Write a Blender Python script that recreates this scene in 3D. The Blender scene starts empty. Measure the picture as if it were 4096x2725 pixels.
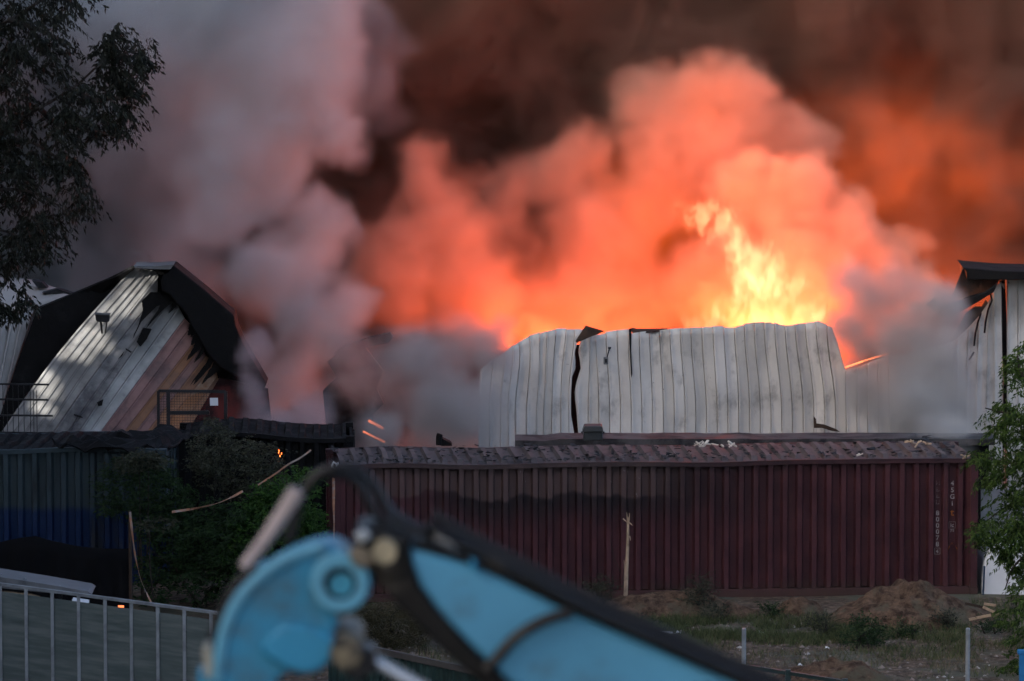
import bpy, bmesh, math, random
import numpy as np
from mathutils import Vector, Matrix, noise
R = math.radians
random.seed(11)
sc = bpy.context.scene
C = sc.collection

# ------------------------------------------------------------------ camera, sky, sun, exposure
F = 200 / 36 * 1024            # focal length in picture widths of 1024
TH = R(6.58)                   # looking slightly down
H = 17.1                       # eye height above the yard
cd = bpy.data.cameras.new('camera')
cam = bpy.data.objects.new('camera', cd)
C.objects.link(cam)
sc.camera = cam
cd.lens = 200
cd.sensor_width = 36
cd.clip_end = 12000
cam.location = (0, 0, H)
cam.rotation_euler = (math.pi / 2 - TH, 0, 0)
cd.dof.use_dof = True
cd.dof.focus_distance = 108
cd.dof.aperture_fstop = 2.3

SUN_EL, SUN_AZ = 17.0, 238.0    # degrees; azimuth clockwise from +Y, the side the light comes from
w = bpy.data.worlds.new('World')
sc.world = w
w.use_nodes = True
nt = w.node_tree
sky = nt.nodes.new('ShaderNodeTexSky')
sky.sky_type = 'NISHITA'
sky.sun_disc = False
sky.sun_elevation = R(SUN_EL)
sky.sun_rotation = R(SUN_AZ)
sky.dust_density = 4.0
sky.ozone_density = .2
sky.air_density = .55
nt.links.new(sky.outputs[0], nt.nodes['Background'].inputs[0])
nt.nodes['Background'].inputs[1].default_value = .15

sl = bpy.data.lights.new('sun', 'SUN')
sl.energy = 3.4
sl.angle = R(.53)
sl.color = (1, .96, .89)
sun = bpy.data.objects.new('sun', sl)
C.objects.link(sun)
SUNDIR = Vector((math.sin(R(SUN_AZ)) * math.cos(R(SUN_EL)), math.cos(R(SUN_AZ)) * math.cos(R(SUN_EL)), math.sin(R(SUN_EL))))
sun.rotation_euler = SUNDIR.to_track_quat('Z', 'Y').to_euler()
sun.location = (-60, 60, 60)

vs = sc.view_settings
vs.view_transform = 'Standard'
vs.look = 'None'
vs.exposure = 1.6
vs.gamma = 1
cy = sc.cycles
cy.use_denoising = True
cy.use_adaptive_sampling = True
cy.adaptive_threshold = .025
cy.adaptive_min_samples = 12
cy.max_bounces = 6
cy.diffuse_bounces = 2
cy.glossy_bounces = 2
cy.transparent_max_bounces = 12
cy.volume_bounces = 2
cy.volume_step_rate = 2.0
cy.volume_max_steps = 256
cy.sample_clamp_indirect = 4

# ------------------------------------------------------------------ helpers
def P(px, py, Y):
    dx = (px - 512) / F
    dy = -(py - 340.5) / F
    d = Vector((dx, math.cos(TH) + dy * math.sin(TH), -math.sin(TH) + dy * math.cos(TH)))
    return Vector((0, 0, H)) + d * (Y / d.y)

def sstep(a, b, x):
    t = min(1, max(0, (x - a) / (b - a)))
    return t * t * (3 - 2 * t)

def gz(x, y):
    b = 8.3 * (1 - sstep(44, 86, y))
    n = noise.noise(Vector((x * .35, y * .35, 1.3))) * .07 + noise.noise(Vector((x * 1.3, y * 1.3, 5.3))) * .035 + noise.noise(Vector((x * 4.1, y * 4.1, 7.7))) * .018
    return b + n * (1 if y < 106 else .4)

ORG = {}
def setp(o, label=None, cat=None, group=None, kind=None):
    if label: o['label'] = label
    if cat: o['category'] = cat
    if group: o['group'] = group
    if kind: o['kind'] = kind
    return o

def thing(name, label, cat, loc, group=None, rz=0):
    o = bpy.data.objects.new(name, None)
    C.objects.link(o)
    o.empty_display_size = .3
    o.location = loc
    o.rotation_euler = (0, 0, rz)
    ORG[o] = Matrix.Translation(Vector(loc)) @ Matrix.Rotation(rz, 4, 'Z')
    return setp(o, label, cat, group)

class MB:
    def __init__(s):
        s.v = []
        s.f = []
    def add(s, vs, fs):
        n = len(s.v)
        s.v += [tuple(v) for v in vs]
        s.f += [tuple(i + n for i in f) for f in fs]
        return s
    def box(s, c, size, rot=None):
        c = Vector(c)
        vs = []
        for z in (-.5, .5):
            for x, y in ((-.5, -.5), (.5, -.5), (.5, .5), (-.5, .5)):
                p = Vector((x * size[0], y * size[1], z * size[2]))
                if rot is not None: p = rot @ p
                vs.append(c + p)
        return s.add(vs, [(3, 2, 1, 0), (4, 5, 6, 7), (0, 1, 5, 4), (1, 2, 6, 5), (2, 3, 7, 6), (3, 0, 4, 7)])
    def bar(s, a, b, w, h=None):
        a = Vector(a); b = Vector(b)
        h = h or w
        d = b - a
        return s.box((a + b) / 2, (w, h, d.length), d.to_track_quat('Z', 'Y').to_matrix())
    def tube(s, pts, r, n=8, caps=True):
        pts = [Vector(p) for p in pts]
        rs = r if hasattr(r, '__len__') else [r] * len(pts)
        up = None
        rings = []
        for i, p in enumerate(pts):
            d = (pts[min(i + 1, len(pts) - 1)] - pts[max(i - 1, 0)]).normalized()
            if up is None:
                up = d.orthogonal().normalized()
            up = (up - d * up.dot(d)).normalized()
            q = d.cross(up)
            rings.append([p + (up * math.cos(2 * math.pi * k / n) + q * math.sin(2 * math.pi * k / n)) * rs[i] for k in range(n)])
        vs = [v for rg in rings for v in rg]
        fs = []
        for i in range(len(pts) - 1):
            for k in range(n):
                k2 = (k + 1) % n
                fs.append((i * n + k, i * n + k2, (i + 1) * n + k2, (i + 1) * n + k))
        if caps:
            fs.append(tuple(range(n - 1, -1, -1)))
            fs.append(tuple((len(pts) - 1) * n + k for k in range(n)))
        return s.add(vs, fs)
    def prism(s, front, back):
        n = len(front)
        fs = [tuple(range(n)), tuple(range(2 * n - 1, n - 1, -1))]
        for i in range(n):
            j = (i + 1) % n
            fs.append((i, n + i, n + j, j))
        return s.add(list(front) + list(back), fs)
    def pxprism(s, pts, Y, th):
        return s.prism([P(x, y, Y) for x, y in pts], [P(x, y, Y) + Vector((0, th, 0)) for x, y in pts])
    def grid(s, rows):
        m = len(rows[0])
        vs = [p for r in rows for p in r]
        fs = [(i * m + k, i * m + k + 1, (i + 1) * m + k + 1, (i + 1) * m + k) for i in range(len(rows) - 1) for k in range(m - 1)]
        return s.add(vs, fs)
    def build(s, name, mat, parent=None, smooth=False, bevel=0, solid=0, fix=True):
        me = bpy.data.meshes.new(name)
        root = parent
        while root is not None and root not in ORG: root = root.parent
        vs = s.v
        if root is not None:
            M = ORG[root].inverted()
            vs = [M @ Vector(v) for v in s.v]
        me.from_pydata(vs, [], s.f)
        if fix:
            bm = bmesh.new(); bm.from_mesh(me); bmesh.ops.recalc_face_normals(bm, faces=bm.faces); bm.to_mesh(me); bm.free()
        me.materials.append(mat)
        if smooth:
            me.shade_smooth()
            if smooth != 'full': me.set_sharp_from_angle(angle=R(40))
        o = bpy.data.objects.new(name, me)
        C.objects.link(o)
        if parent is not None: o.parent = parent
        if solid:
            m = o.modifiers.new('thickness', 'SOLIDIFY'); m.thickness = solid; m.offset = 0
        if bevel:
            m = o.modifiers.new('bevel', 'BEVEL'); m.width = bevel; m.segments = 2; m.limit_method = 'ANGLE'
        return o

def single(mb, name, mat, label, cat, group=None, kind=None, **k):
    """a thing that is one mesh; origin at its base"""
    a = np.array([tuple(v) for v in mb.v])
    loc = Vector(((a[:, 0].min() + a[:, 0].max()) / 2, (a[:, 1].min() + a[:, 1].max()) / 2, a[:, 2].min()))
    mb.v = [tuple(Vector(v) - loc) for v in mb.v]
    o = mb.build(name, mat, None, **k)
    o.location = loc
    return setp(o, label, cat, group, kind)

def polyline(pts, n):
    """n+1 points evenly along a smooth curve through pts (any dimension)"""
    pts = [Vector(p) for p in pts]
    out = []
    m = len(pts) - 1
    for i in range(n + 1):
        t = i / n * m
        k = min(int(t), m - 1)
        u = t - k
        p0, p1, p2, p3 = pts[max(k - 1, 0)], pts[k], pts[k + 1], pts[min(k + 2, m)]
        out.append(.5 * ((2 * p1) + (p2 - p0) * u + (2 * p0 - 5 * p1 + 4 * p2 - p3) * u * u + (3 * p1 - p0 - 3 * p2 + p3) * u ** 3))
    return out

def lerp_tab(tab, x):
    if x <= tab[0][0]: return tab[0][1]
    for (a, b), (c, d) in zip(tab, tab[1:]):
        if x <= c: return b + (d - b) * (x - a) / (c - a)
    return tab[-1][1]

def inside(poly, x, y):
    r = False
    j = len(poly) - 1
    for i in range(len(poly)):
        (xi, yi), (xj, yj) = poly[i], poly[j]
        if (yi > y) != (yj > y) and x < (xj - xi) * (y - yi) / (yj - yi) + xi: r = not r
        j = i
    return r

# ------------------------------------------------------------------ materials
def newmat(name):
    m = bpy.data.materials.new(name)
    m.use_nodes = True
    return m, m.node_tree, m.node_tree.nodes['Principled BSDF']

def noise_node(n, vec, scale, detail=4, rough=.6, stretch=None):
    t = n.nodes.new('ShaderNodeTexNoise')
    t.inputs['Scale'].default_value = scale
    t.inputs['Detail'].default_value = detail
    t.inputs['Roughness'].default_value = rough
    if stretch:
        mp = n.nodes.new('ShaderNodeMapping')
        mp.inputs['Scale'].default_value = stretch
        n.links.new(vec, mp.inputs[0])
        vec = mp.outputs[0]
    n.links.new(vec, t.inputs['Vector'])
    return t.outputs[0]

def rng(n, sock, a, b, lo=0.0, hi=1.0, smooth=True):
    r = n.nodes.new('ShaderNodeMapRange')
    if smooth: r.interpolation_type = 'SMOOTHSTEP'
    n.links.new(sock, r.inputs[0])
    for i, v in zip((1, 2, 3, 4), (a, b, lo, hi)): r.inputs[i].default_value = v
    return r.outputs[0]

def mth(n, op, a, b=None, c=None):
    m = n.nodes.new('ShaderNodeMath')
    m.operation = op
    for i, v in enumerate((a, b, c)):
        if v is None: continue
        if isinstance(v, (int, float)): m.inputs[i].default_value = v
        else: n.links.new(v, m.inputs[i])
    return m.outputs[0]

def mix(n, fac, a, b, blend='MIX'):
    m = n.nodes.new('ShaderNodeMix')
    m.data_type = 'RGBA'
    m.blend_type = blend
    for i, v in ((0, fac), (6, a), (7, b)):
        if isinstance(v, (int, float)): m.inputs[i].default_value = v
        elif isinstance(v, tuple): m.inputs[i].default_value = (*v[:3], 1)
        else: n.links.new(v, m.inputs[i])
    return m.outputs[2]

def coords(n, kind='Object'):
    return n.nodes.new('ShaderNodeTexCoord').outputs[kind]

def bump(n, b, h, strength, dist):
    k = n.nodes.new('ShaderNodeBump')
    k.inputs['Strength'].default_value = strength
    k.inputs['Distance'].default_value = dist
    n.links.new(h, k.inputs['Height'])
    n.links.new(k.outputs[0], b.inputs['Normal'])

def pm(name, col, rough=.6, metal=0.0, var=.25, vs=1.5, grime=None, gs=.9, g0=.5, g1=.7, gst=None, bmp=.15, bs=6, bd=.02, rnd=0.0, spec=.4):
    m, n, b = newmat(name)
    v = coords(n)
    t = noise_node(n, v, vs)
    c = mix(n, rng(n, t, .3, .7), tuple(x * (1 - var) for x in col), tuple(min(1, x * (1 + var)) for x in col))
    if rnd:
        oi = n.nodes.new('ShaderNodeObjectInfo').outputs['Random']
        f = mth(n, 'MULTIPLY_ADD', oi, rnd * 2, 1 - rnd)
        cb = n.nodes.new('ShaderNodeCombineColor')
        for i in range(3): n.links.new(f, cb.inputs[i])
        c = mix(n, 1.0, c, cb.outputs[0], 'MULTIPLY')
    if grime:
        g = noise_node(n, v, gs, 6, .65, gst)
        c = mix(n, rng(n, g, g0, g1), c, grime)
    n.links.new(c, b.inputs['Base Color'])
    b.inputs['Metallic'].default_value = metal
    b.inputs['Specular IOR Level'].default_value = spec
    n.links.new(rng(n, t, .3, .7, max(.05, rough - .12), min(1, rough + .12)), b.inputs['Roughness'])
    if bmp: bump(n, b, noise_node(n, v, bs, 5), bmp, bd)
    return m

def leafmat(name, a, b2, trans=.35):
    m, n, b = newmat(name)
    g = n.nodes.new('ShaderNodeNewGeometry')
    c = mix(n, g.outputs['Random Per Island'], a, b2)
    n.links.new(c, b.inputs['Base Color'])
    b.inputs['Roughness'].default_value = .55
    b.inputs['Specular IOR Level'].default_value = .25
    t = n.nodes.new('ShaderNodeBsdfTranslucent')
    n.links.new(c, t.inputs[0])
    ms = n.nodes.new('ShaderNodeMixShader')
    ms.inputs[0].default_value = trans
    n.links.new(b.outputs[0], ms.inputs[1])
    n.links.new(t.outputs[0], ms.inputs[2])
    n.links.new(ms.outputs[0], n.nodes['Material Output'].inputs[0])
    return m

def emit(name, col, st):
    m, n, b = newmat(name)
    b.inputs['Base Color'].default_value = (.05, .02, .01, 1)
    b.inputs['Emission Color'].default_value = (*col, 1)
    b.inputs['Emission Strength'].default_value = st
    return m

M = {}
def wall_mat():
    m, n, b = newmat('white_sheet')
    v = coords(n)
    oi = n.nodes.new('ShaderNodeObjectInfo').outputs['Random']
    c = mix(n, oi, (.60, .575, .53), (.78, .75, .70))
    c = mix(n, mth(n, 'MULTIPLY', rng(n, noise_node(n, v, .55, 5, .6), .42, .68), .55), c, (.44, .42, .39))
    c = mix(n, mth(n, 'MULTIPLY', rng(n, noise_node(n, v, 1.5, 6, .65, (1.2, 1, .75)), .52, .72), .6), c, (.17, .16, .15))
    sp = n.nodes.new('ShaderNodeSeparateXYZ')
    n.links.new(v, sp.inputs[0])
    sc_ = rng(n, mth(n, 'ADD', sp.outputs[2], mth(n, 'MULTIPLY', noise_node(n, v, 1.4, 5, .7, (1.5, 1, .5)), 1.1)), 4.35, 4.95)
    c = mix(n, mth(n, 'MULTIPLY', sc_, .55), c, (.14, .12, .10))
    c = mix(n, rng(n, noise_node(n, v, 7.5, 4, .6), .70, .76), c, (.04, .038, .036))
    n.links.new(c, b.inputs['Base Color'])
    b.inputs['Roughness'].default_value = .5
    b.inputs['Specular IOR Level'].default_value = .35
    bump(n, b, noise_node(n, v, 2.0, 4), .35, .06)
    return m
M['white_sheet'] = wall_mat()
M['white_sheet2'] = pm('white_sheet2', (.50, .51, .51), .5, 0, .12, 1.5, (.12, .12, .12), .9, .5, .75, (1, 1, .3), .25, 2.2, .05, .1)
M['charred'] = pm('charred', (.005, .005, .0055), .8, 0, .5, 2.0, (.018, .018, .02), 1.5, .56, .75, None, .5, 5, .05, spec=.2)
M['soot'] = pm('soot', (.02, .019, .02), .8, 0, .4, 3)
M['grey_metal'] = pm('grey_metal', (.16, .165, .17), .5, .5, .25, 3)
M['dark_metal'] = pm('dark_metal', (.02, .021, .024), .55, .3, .4, 4)
M['galv'] = pm('galv', (.30, .33, .35), .45, .35, .2, 5)
M['timber'] = pm('timber', (.5, .36, .24), .8, 0, .25, 6, (.25, .16, .1), 8, .5, .7)
M['burnt_timber'] = pm('burnt_timber', (.05, .03, .02), .85, 0, .5, 5)
M['white_paint'] = pm('white_paint', (.75, .77, .79), .45, 0, .06, 1.5)
M['tarp_black'] = pm('tarp_black', (.004, .004, .005), .85, 0, .3, 2, spec=.15)
M['tape'] = pm('tape', (.42, .20, .12), .5, 0, .3, 5, (.34, .29, .26), 2.2, .45, .55)
M['rubber'] = pm('rubber', (.008, .008, .009), .5, 0, .3, 4, spec=.3)
M['ember'] = emit('ember', (1, .16, .03), 2.2)
M['ember_dim'] = emit('ember_dim', (1, .2, .06), .8)

# ------------------------------------------------------------------ ground
def soil_mat():
    m, n, b = newmat('soil')
    v = coords(n)
    a = noise_node(n, v, .55, 6, .65)
    d = noise_node(n, v, 5.5, 6, .7)
    c = mix(n, rng(n, d, .35, .7), (.050, .036, .027), (.20, .145, .105))
    c = mix(n, rng(n, a, .45, .62), c, (.11, .11, .08))
    vo = n.nodes.new('ShaderNodeTexVoronoi')
    vo.inputs['Scale'].default_value = 16
    n.links.new(v, vo.inputs['Vector'])
    st = mth(n, 'MULTIPLY', rng(n, vo.outputs['Distance'], .24, .12), rng(n, noise_node(n, v, 2.0), .55, .7))
    c = mix(n, st, c, (.42, .37, .32))
    n.links.new(c, b.inputs['Base Color'])
    b.inputs['Roughness'].default_value = .95
    b.inputs['Specular IOR Level'].default_value = .15
    bump(n, b, d, .9, .06)
    return m
M['soil'] = soil_mat()

def axis(fine0, fine1, st, outer):
    a = [fine0 + st * i for i in range(int((fine1 - fine0) / st) + 1)]
    return [x for x in outer if x < fine0 - .01] + a + [x for x in outer if x > a[-1] + .01]
xs = axis(-11, 11, .11, [-5000, -1500, -500, -200, -80, -40, -25, -17, -13, 13, 17, 25, 40, 80, 200, 500, 1500, 5000])
ys = axis(95, 106, .11, [-600, -200, -60, -20, 0, 10, 20, 30, 40, 44, 50, 56, 62, 68, 74, 80, 84, 88, 91, 93, 94, 107, 110, 115, 122, 130, 140, 160, 200, 300, 600, 1500, 5000, 9000])
MB().grid([[(x, y, gz(x, y)) for x in xs] for y in ys]).build('ground', M['soil'], smooth='full', fix=False)['kind'] = 'structure'

# ------------------------------------------------------------------ maroon shipping container
def container_mat():
    m, n, b = newmat('maroon_paint')
    v = coords(n)
    sp = n.nodes.new('ShaderNodeSeparateXYZ')
    n.links.new(v, sp.inputs[0])
    x, z = sp.outputs[0], sp.outputs[2]
    nz = noise_node(n, v, 1.6, 5, .65)
    ns = noise_node(n, v, 1.0, 4, .6, (2.2, 1, .4))
    c = mix(n, rng(n, nz, .3, .7), (.048, .014, .019), (.080, .025, .030))
    # rusty streaks
    c = mix(n, mth(n, 'MULTIPLY', rng(n, noise_node(n, v, 4, 5, .7, (3, 3, .35)), .58, .75), .5), c, (.10, .045, .028))
    # heat-faded chalky field under the roof and the soot tide line around it
    wob = mth(n, 'MULTIPLY_ADD', noise_node(n, v, .8, 3, .5, (1, .01, .01)), 1.1, -.55)
    edge = mth(n, 'ADD', wob, 0.0)
    low = mth(n, 'SUBTRACT', z, edge)
    xin = mth(n, 'MULTIPLY', rng(n, x, .2, 1.0), rng(n, x, 7.0, 5.6))
    faded = mth(n, 'MULTIPLY', rng(n, low, 1.92, 2.0), xin)
    sootb = mth(n, 'MULTIPLY', rng(n, low, 1.25, 1.9), mth(n, 'MULTIPLY', rng(n, x, 1.2, 2.6), rng(n, x, 9.6, 5.2)))
    c = mix(n, mth(n, 'MULTIPLY', sootb, .88), c, (.012, .010, .012))
    c = mix(n, mth(n, 'MULTIPLY', faded, mth(n, 'MULTIPLY_ADD', ns, .5, .5)), c, (.105, .066, .062))
    # soot licking down along the roof line
    top = rng(n, mth(n, 'ADD', z, mth(n, 'MULTIPLY', ns, .5)), 2.55, 2.95)
    c = mix(n, mth(n, 'MULTIPLY', top, .7), c, (.014, .012, .013))
    # flaked white patches on the faded field
    fl = mth(n, 'MULTIPLY', rng(n, noise_node(n, v, 5.5, 5, .75, (1.6, 1, .7)), .64, .70), mth(n, 'MULTIPLY', faded, rng(n, x, 2.2, 4.4)))
    c = mix(n, mth(n, 'MULTIPLY', fl, .8), c, (.38, .36, .36))
    # mud splash at the foot
    c = mix(n, mth(n, 'MULTIPLY', rng(n, mth(n, 'ADD', z, mth(n, 'MULTIPLY', nz, .5)), .65, .25), .6), c, (.07, .045, .032))
    n.links.new(c, b.inputs['Base Color'])
    b.inputs['Roughness'].default_value = .62
    b.inputs['Specular IOR Level'].default_value = .3
    bump(n, b, noise_node(n, v, 9, 5), .25, .012)
    return m
M['maroon'] = container_mat()
M['roof_burnt'] = pm('roof_burnt', (.085, .068, .066), .8, 0, .35, 2.2, (.02, .018, .02), 1.1, .5, .66, (1.2, 1, 1), .4, 7, .02)

def corrug(L, pitch=.278, dep=.11):
    xs_, ds = [], []
    x = 0
    while x < L - .001:
        for dx, d in ((0, 0), (.088, 0), (.122, dep), (pitch - .034, dep)):
            if x + dx < L:
                xs_.append(x + dx); ds.append(d)
        x += pitch
    xs_.append(L); ds.append(0)
    return xs_, ds

def make_container(name, label, L, Wd, Ht, loc, rz, side, roofm, sag=0.0, end_left=True, group=None):
    t = thing(name, label, 'container', loc, group, rz)
    Mx = ORG[t]
    def wp(vs): return [Mx @ Vector(v) for v in vs]
    def part(mb, nm, mat, **k):
        mb.v = [tuple(Mx @ Vector(v)) for v in mb.v]
        return mb.build(nm, mat, t, **k)
    post = .14
    xs_, ds = corrug(L - 2 * post)
    z0, z1 = .16, Ht - .09
    def ln(x): return noise.noise(Vector((x * .5, 3.1, 9.0))) * sag
    for yy, sg in ((.03, 1), (Wd - .03, -1)):
        rows = []
        for k in range(9):
            z = z0 + (z1 - z0) * k / 8
            rows.append([(post + x, yy + sg * d + .22 * sag * noise.noise(Vector((x * 1.5, z * 1.5, 2))), z) for x, d in zip(xs_, ds)])
        part(MB().grid(rows), 'side_wall', side, fix=False)
    # end wall
    xe, de = corrug(Wd - 2 * post, .25, .045)
    part(MB().grid([[(.04 + d, post + x, z) for x, d in zip(xe, de)] for z in (z0, z1)]), 'end_wall', side)
    # door leaves at the other end
    for k in range(2):
        a = post + k * (Wd - 2 * post) / 2
        dl = part(MB().box((L - .04, a + (Wd - 2 * post) / 4, (z0 + z1) / 2), (.05, (Wd - 2 * post) / 2 - .02, z1 - z0)), 'door', side)
        for q in (.3, .7):
            part(MB().tube([(L + .02, a + q * (Wd - 2 * post) / 2, z0), (L + .02, a + q * (Wd - 2 * post) / 2, z1)], .018, 6), 'lock_rod', M['dark_metal'])
    for x in (0, L - post):
        for y in (0, Wd - post):
            part(MB().box((x + post / 2, y + post / 2, Ht / 2), (post, post, Ht - .24)), 'corner_post', side, bevel=.01)
            for z in (.06, Ht - .06):
                part(MB().box((x + post / 2, y + post / 2, z), (post + .02, post + .02, .12)), 'corner_casting', side, bevel=.012)
    for y in (.05, Wd - .05):
        part(MB().grid([[(post + (L - 2 * post) * i / 40, y - .05 + q[0], Ht - .09 + q[1] + ln((L - 2 * post) * i / 40)) for q in ((0, 0), (0, .085), (.09, .085), (.09, 0), (0, 0))] for i in range(41)]), 'top_rail', side)
        part(MB().box((L / 2, y, .08), (L - 2 * post - .02, .09, .15)), 'bottom_rail', side, bevel=.008)
    # roof sheet, corrugated across
    xr, dr = corrug(L - 2 * post, .278, .075)
    rows = []
    for k in range(9):
        y = .09 + (Wd - .18) * k / 8
        rows.append([(post + x, y, Ht - .012 + (.06 - d if 0 < k < 8 else .0) + ln(x) + sag * 1.2 * noise.noise(Vector((x * .6, y * .8, 4))) * math.sin(math.pi * k / 8)) for x, d in zip(xr, dr)])
    part(MB().grid(rows), 'roof', roofm, fix=False)
    return t, part

YC, RZ = 105.3, R(5.0)
c0 = P(333, 466, YC)
red, rpart = make_container('shipping_container', 'long maroon corrugated shipping container with sooted top standing on the dirt', 12.19, 2.44, 2.6, (c0.x, YC, 0), RZ, M['maroon'], M['roof_burnt'], .05)

M['mark_white'] = pm('mark_white', (.42, .40, .38), .7, 0, .25, 8, (.08, .03, .03), 10, .56, .66)
M['mark_faint'] = pm('mark_faint', (.20, .16, .16), .7, 0, .3, 8, (.08, .03, .03), 10, .5, .6)
M['mark_orange'] = pm('mark_orange', (.42, .13, .02), .7, 0, .3, 8, (.10, .03, .02), 12, .5, .62)
def text(body, x, z, size, mat, dy=-.004, space=1.0, name='marking', y=.14):
    cu = bpy.data.curves.new(name, 'FONT')
    cu.body = body
    cu.size = size
    cu.align_x = 'CENTER'
    cu.align_y = 'TOP'
    cu.space_line = space
    cu.extrude = .0006
    cu.offset = size * .016
    tmp = bpy.data.objects.new('tmp', cu)
    C.objects.link(tmp)
    me = bpy.data.meshes.new_from_object(tmp.evaluated_get(bpy.context.evaluated_depsgraph_get()))
    bpy.data.objects.remove(tmp)
    me.name = name
    me.materials.clear()
    me.materials.append(mat)
    o = bpy.data.objects.new(name, me)
    C.objects.link(o)
    o.parent = red
    o.location = (x, y + dy, z)
    o.rotation_euler = (math.pi / 2, 0, 0)
    return o
post = .14
def flat(px):   # recessed flat nearest to a picture column
    x = (P(px, 520, 106.2).x - c0.x) / math.cos(RZ)
    k = round((x - post - .183) / .278)
    return post + .183 + k * .278
xa, xb = flat(938), flat(953.5)
for i, ch in enumerate('HBBU'): text(ch, xa, 2.165 - i * .122, .115, M['mark_faint'])
for i, ch in enumerate('800078'): text(ch, xa, 1.60 - i *   .119, .125, M['mark_white'])
text('4', xa, .858, .10, M['mark_white'])
fr = MB()
for a, b in (((-.052, .755), (.052, .755)), ((-.052, .872), (.052, .872)), ((-.052, .755), (-.052, .872)), ((.052, .755), (.052, .872))):
    fr.bar((xa + a[0], .135, a[1]), (xa + b[0], .135, b[1]), .007, .003)
rpart(fr, 'marking', M['mark_white'])
for i, ch in enumerate('45G1'): text(ch, xb, 2.165 - i * .128, .125, M['mark_white'])
text('t', xb, 1.64, .19, M['mark_orange'])
fr = MB()
for a, b in (((-.065, 1.25), (.065, 1.25)), ((-.065, 1.37), (.065, 1.37)), ((-.065, 1.25), (-.065, 1.37)), ((.065, 1.25), (.065, 1.37))):
    fr.bar((xb + a[0], .135, a[1]), (xb + b[0], .135, b[1]), .008, .003)
rpart(fr, 'marking', M['mark_white'])
text('ic', xb, 1.358, .105, M['mark_white'])
text('70', xb, 1.238, .075, M['mark_white'])
for a in ((-.085, -.02, -.055, .045), (.085, -.02, .055, .045), (-.02, .06, .0, .1), (.02, .06, .0, .1)):
    rpart(MB().bar((xb + a[0], .135 if abs(a[0]) < .05 else .035, .88 + a[1]), (xb + a[2], .135 if abs(a[0]) < .05 else .05, .88 + a[3]), .018, .003), 'marking', M['mark_orange'])

# a second, lower burnt roof seen just behind the maroon container
t = thing('burnt_roof_beam', 'long sooty grey roof edge showing behind the maroon container roof', 'beam', (P(760, 440, 110).x, 110, 0))
pl = [P(x, 439.0 + (1.5 if x < 560 else 0) + random.uniform(-.5, .5), 110) for x in range(515, 1001, 15)]
MB().grid([[p + Vector((0, 0, -.12)) for p in pl], [p for p in pl], [p + Vector((0, .9, .0)) for p in pl], [p + Vector((0, .9, -.16)) for p in pl]]).build('roof_edge', pm('beam_grey', (.065, .06, .06), .8, 0, .4, 2, (.015, .015, .016), 1.5, .45, .6), t)
MB().box((P(760, 440, 110).x, 110.45, 1.15), (9.0, .12, 2.3)).build('wall', M['charred'], t)

# charred litter on the roof
rb = MB()
rr = random.Random(5)
for i in range(420):
    x = rr.uniform(.1, 12.0)
    y = rr.betavariate(.7, 1.1) * 2.3 + .05
    s = rr.uniform(.015, .06) * (1.6 if rr.random() < .1 else 1)
    p = Matrix.Translation((c0.x, YC, 0)) @ Matrix.Rotation(RZ, 4, 'Z') @ Vector((x, y, 2.625 + s * .3))
    vv = [p + Vector((rr.uniform(-1, 1) * s * 1.6, rr.uniform(-1, 1) * s * 1.6, rr.uniform(-.2, .9) * s)) for _ in range(5)]
    rb.add(vv, [(0, 1, 2), (0, 2, 3), (1, 3, 2), (0, 3, 1), (1, 4, 3), (4, 2, 3), (1, 2, 4)])
o = rb.build('roof_litter', M['soot'])
setp(o, 'black charred flakes littering the maroon container roof', 'litter', kind='stuff')
def scraps(name, px, py, Y, n, spread, mat, label, seed):
    q = random.Random(seed)
    c = P(px, py, Y)
    t = thing(name, label, 'debris', c)
    for i in range(n):
        p = c + Vector((q.uniform(-spread, spread), q.uniform(-.12, .12), q.uniform(0, .07)))
        a = q.uniform(-1.2, 1.2)
        MB().box(p, (q.uniform(.06, .22), q.uniform(.02, .05), q.uniform(.01, .03)), Matrix.Rotation(a, 3, 'Z') @ Matrix.Rotation(q.uniform(-.7, .7), 3, 'Y')).build('scrap', mat, t)
pale = pm('pale_scrap', (.55, .5, .42), .7, 0, .25, 6)
scraps('roof_scrap', 704, 446.5, 106.9, 7, .22, pale, 'torn pale insulation scraps on the container roof below the white wall', 3)
scraps('roof_scrap', 726, 446.5, 106.9, 5, .14, pale, 'smaller strip of pale insulation on the container roof', 4)
scraps('splintered_boards', 917, 444.5, 107, 9, .24, M['timber'], 'splintered tan boards on the smoking end of the container roof', 6)
scraps('roof_scrap', 860, 456, 105.75, 2, .05, pale, 'single white chip on the roof edge of the maroon container', 8)
scraps('splintered_boards', 966, 457, 105.9, 3, .12, M['timber'], 'short tan splinters on the far roof corner beside the green tree', 9)

# box on the roof
t = thing('junction_box', 'dark grey lidded box standing on the roof behind the container', 'box', P(592.5, 440, 109.3))
MB().pxprism([(583, 440.5), (584.2, 428.5), (602, 428.5), (602.8, 440.5)], 109.2, .35).build('body', pm('box_grey', (.035, .04, .04), .5), t, bevel=.015)
MB().pxprism([(582.2, 432.5), (584.6, 426.3), (602, 426.3), (603.6, 432)], 109.15, .42).build('lid', pm('box_grey2', (.045, .05, .05), .5), t, bevel=.015)
for x in (582, 603.6): MB().tube([P(x, 431.5, 109.15), P(x, 433.5, 109.15)], .02, 6).build('latch', M['dark_metal'], t)
t = thing('bent_pipe', 'short black pipe stub sticking up in the smoke behind the container', 'pipe', P(440, 443, 109))
MB().tube([P(439, 445, 109), P(439, 437, 109), P(440, 434, 109)], .06, 8).build('pipe', M['charred'], t, smooth=True)
MB().pxprism([(441, 446), (441, 438), (451, 443), (452, 446)], 109, .3).build('flange', M['charred'], t)

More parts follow.
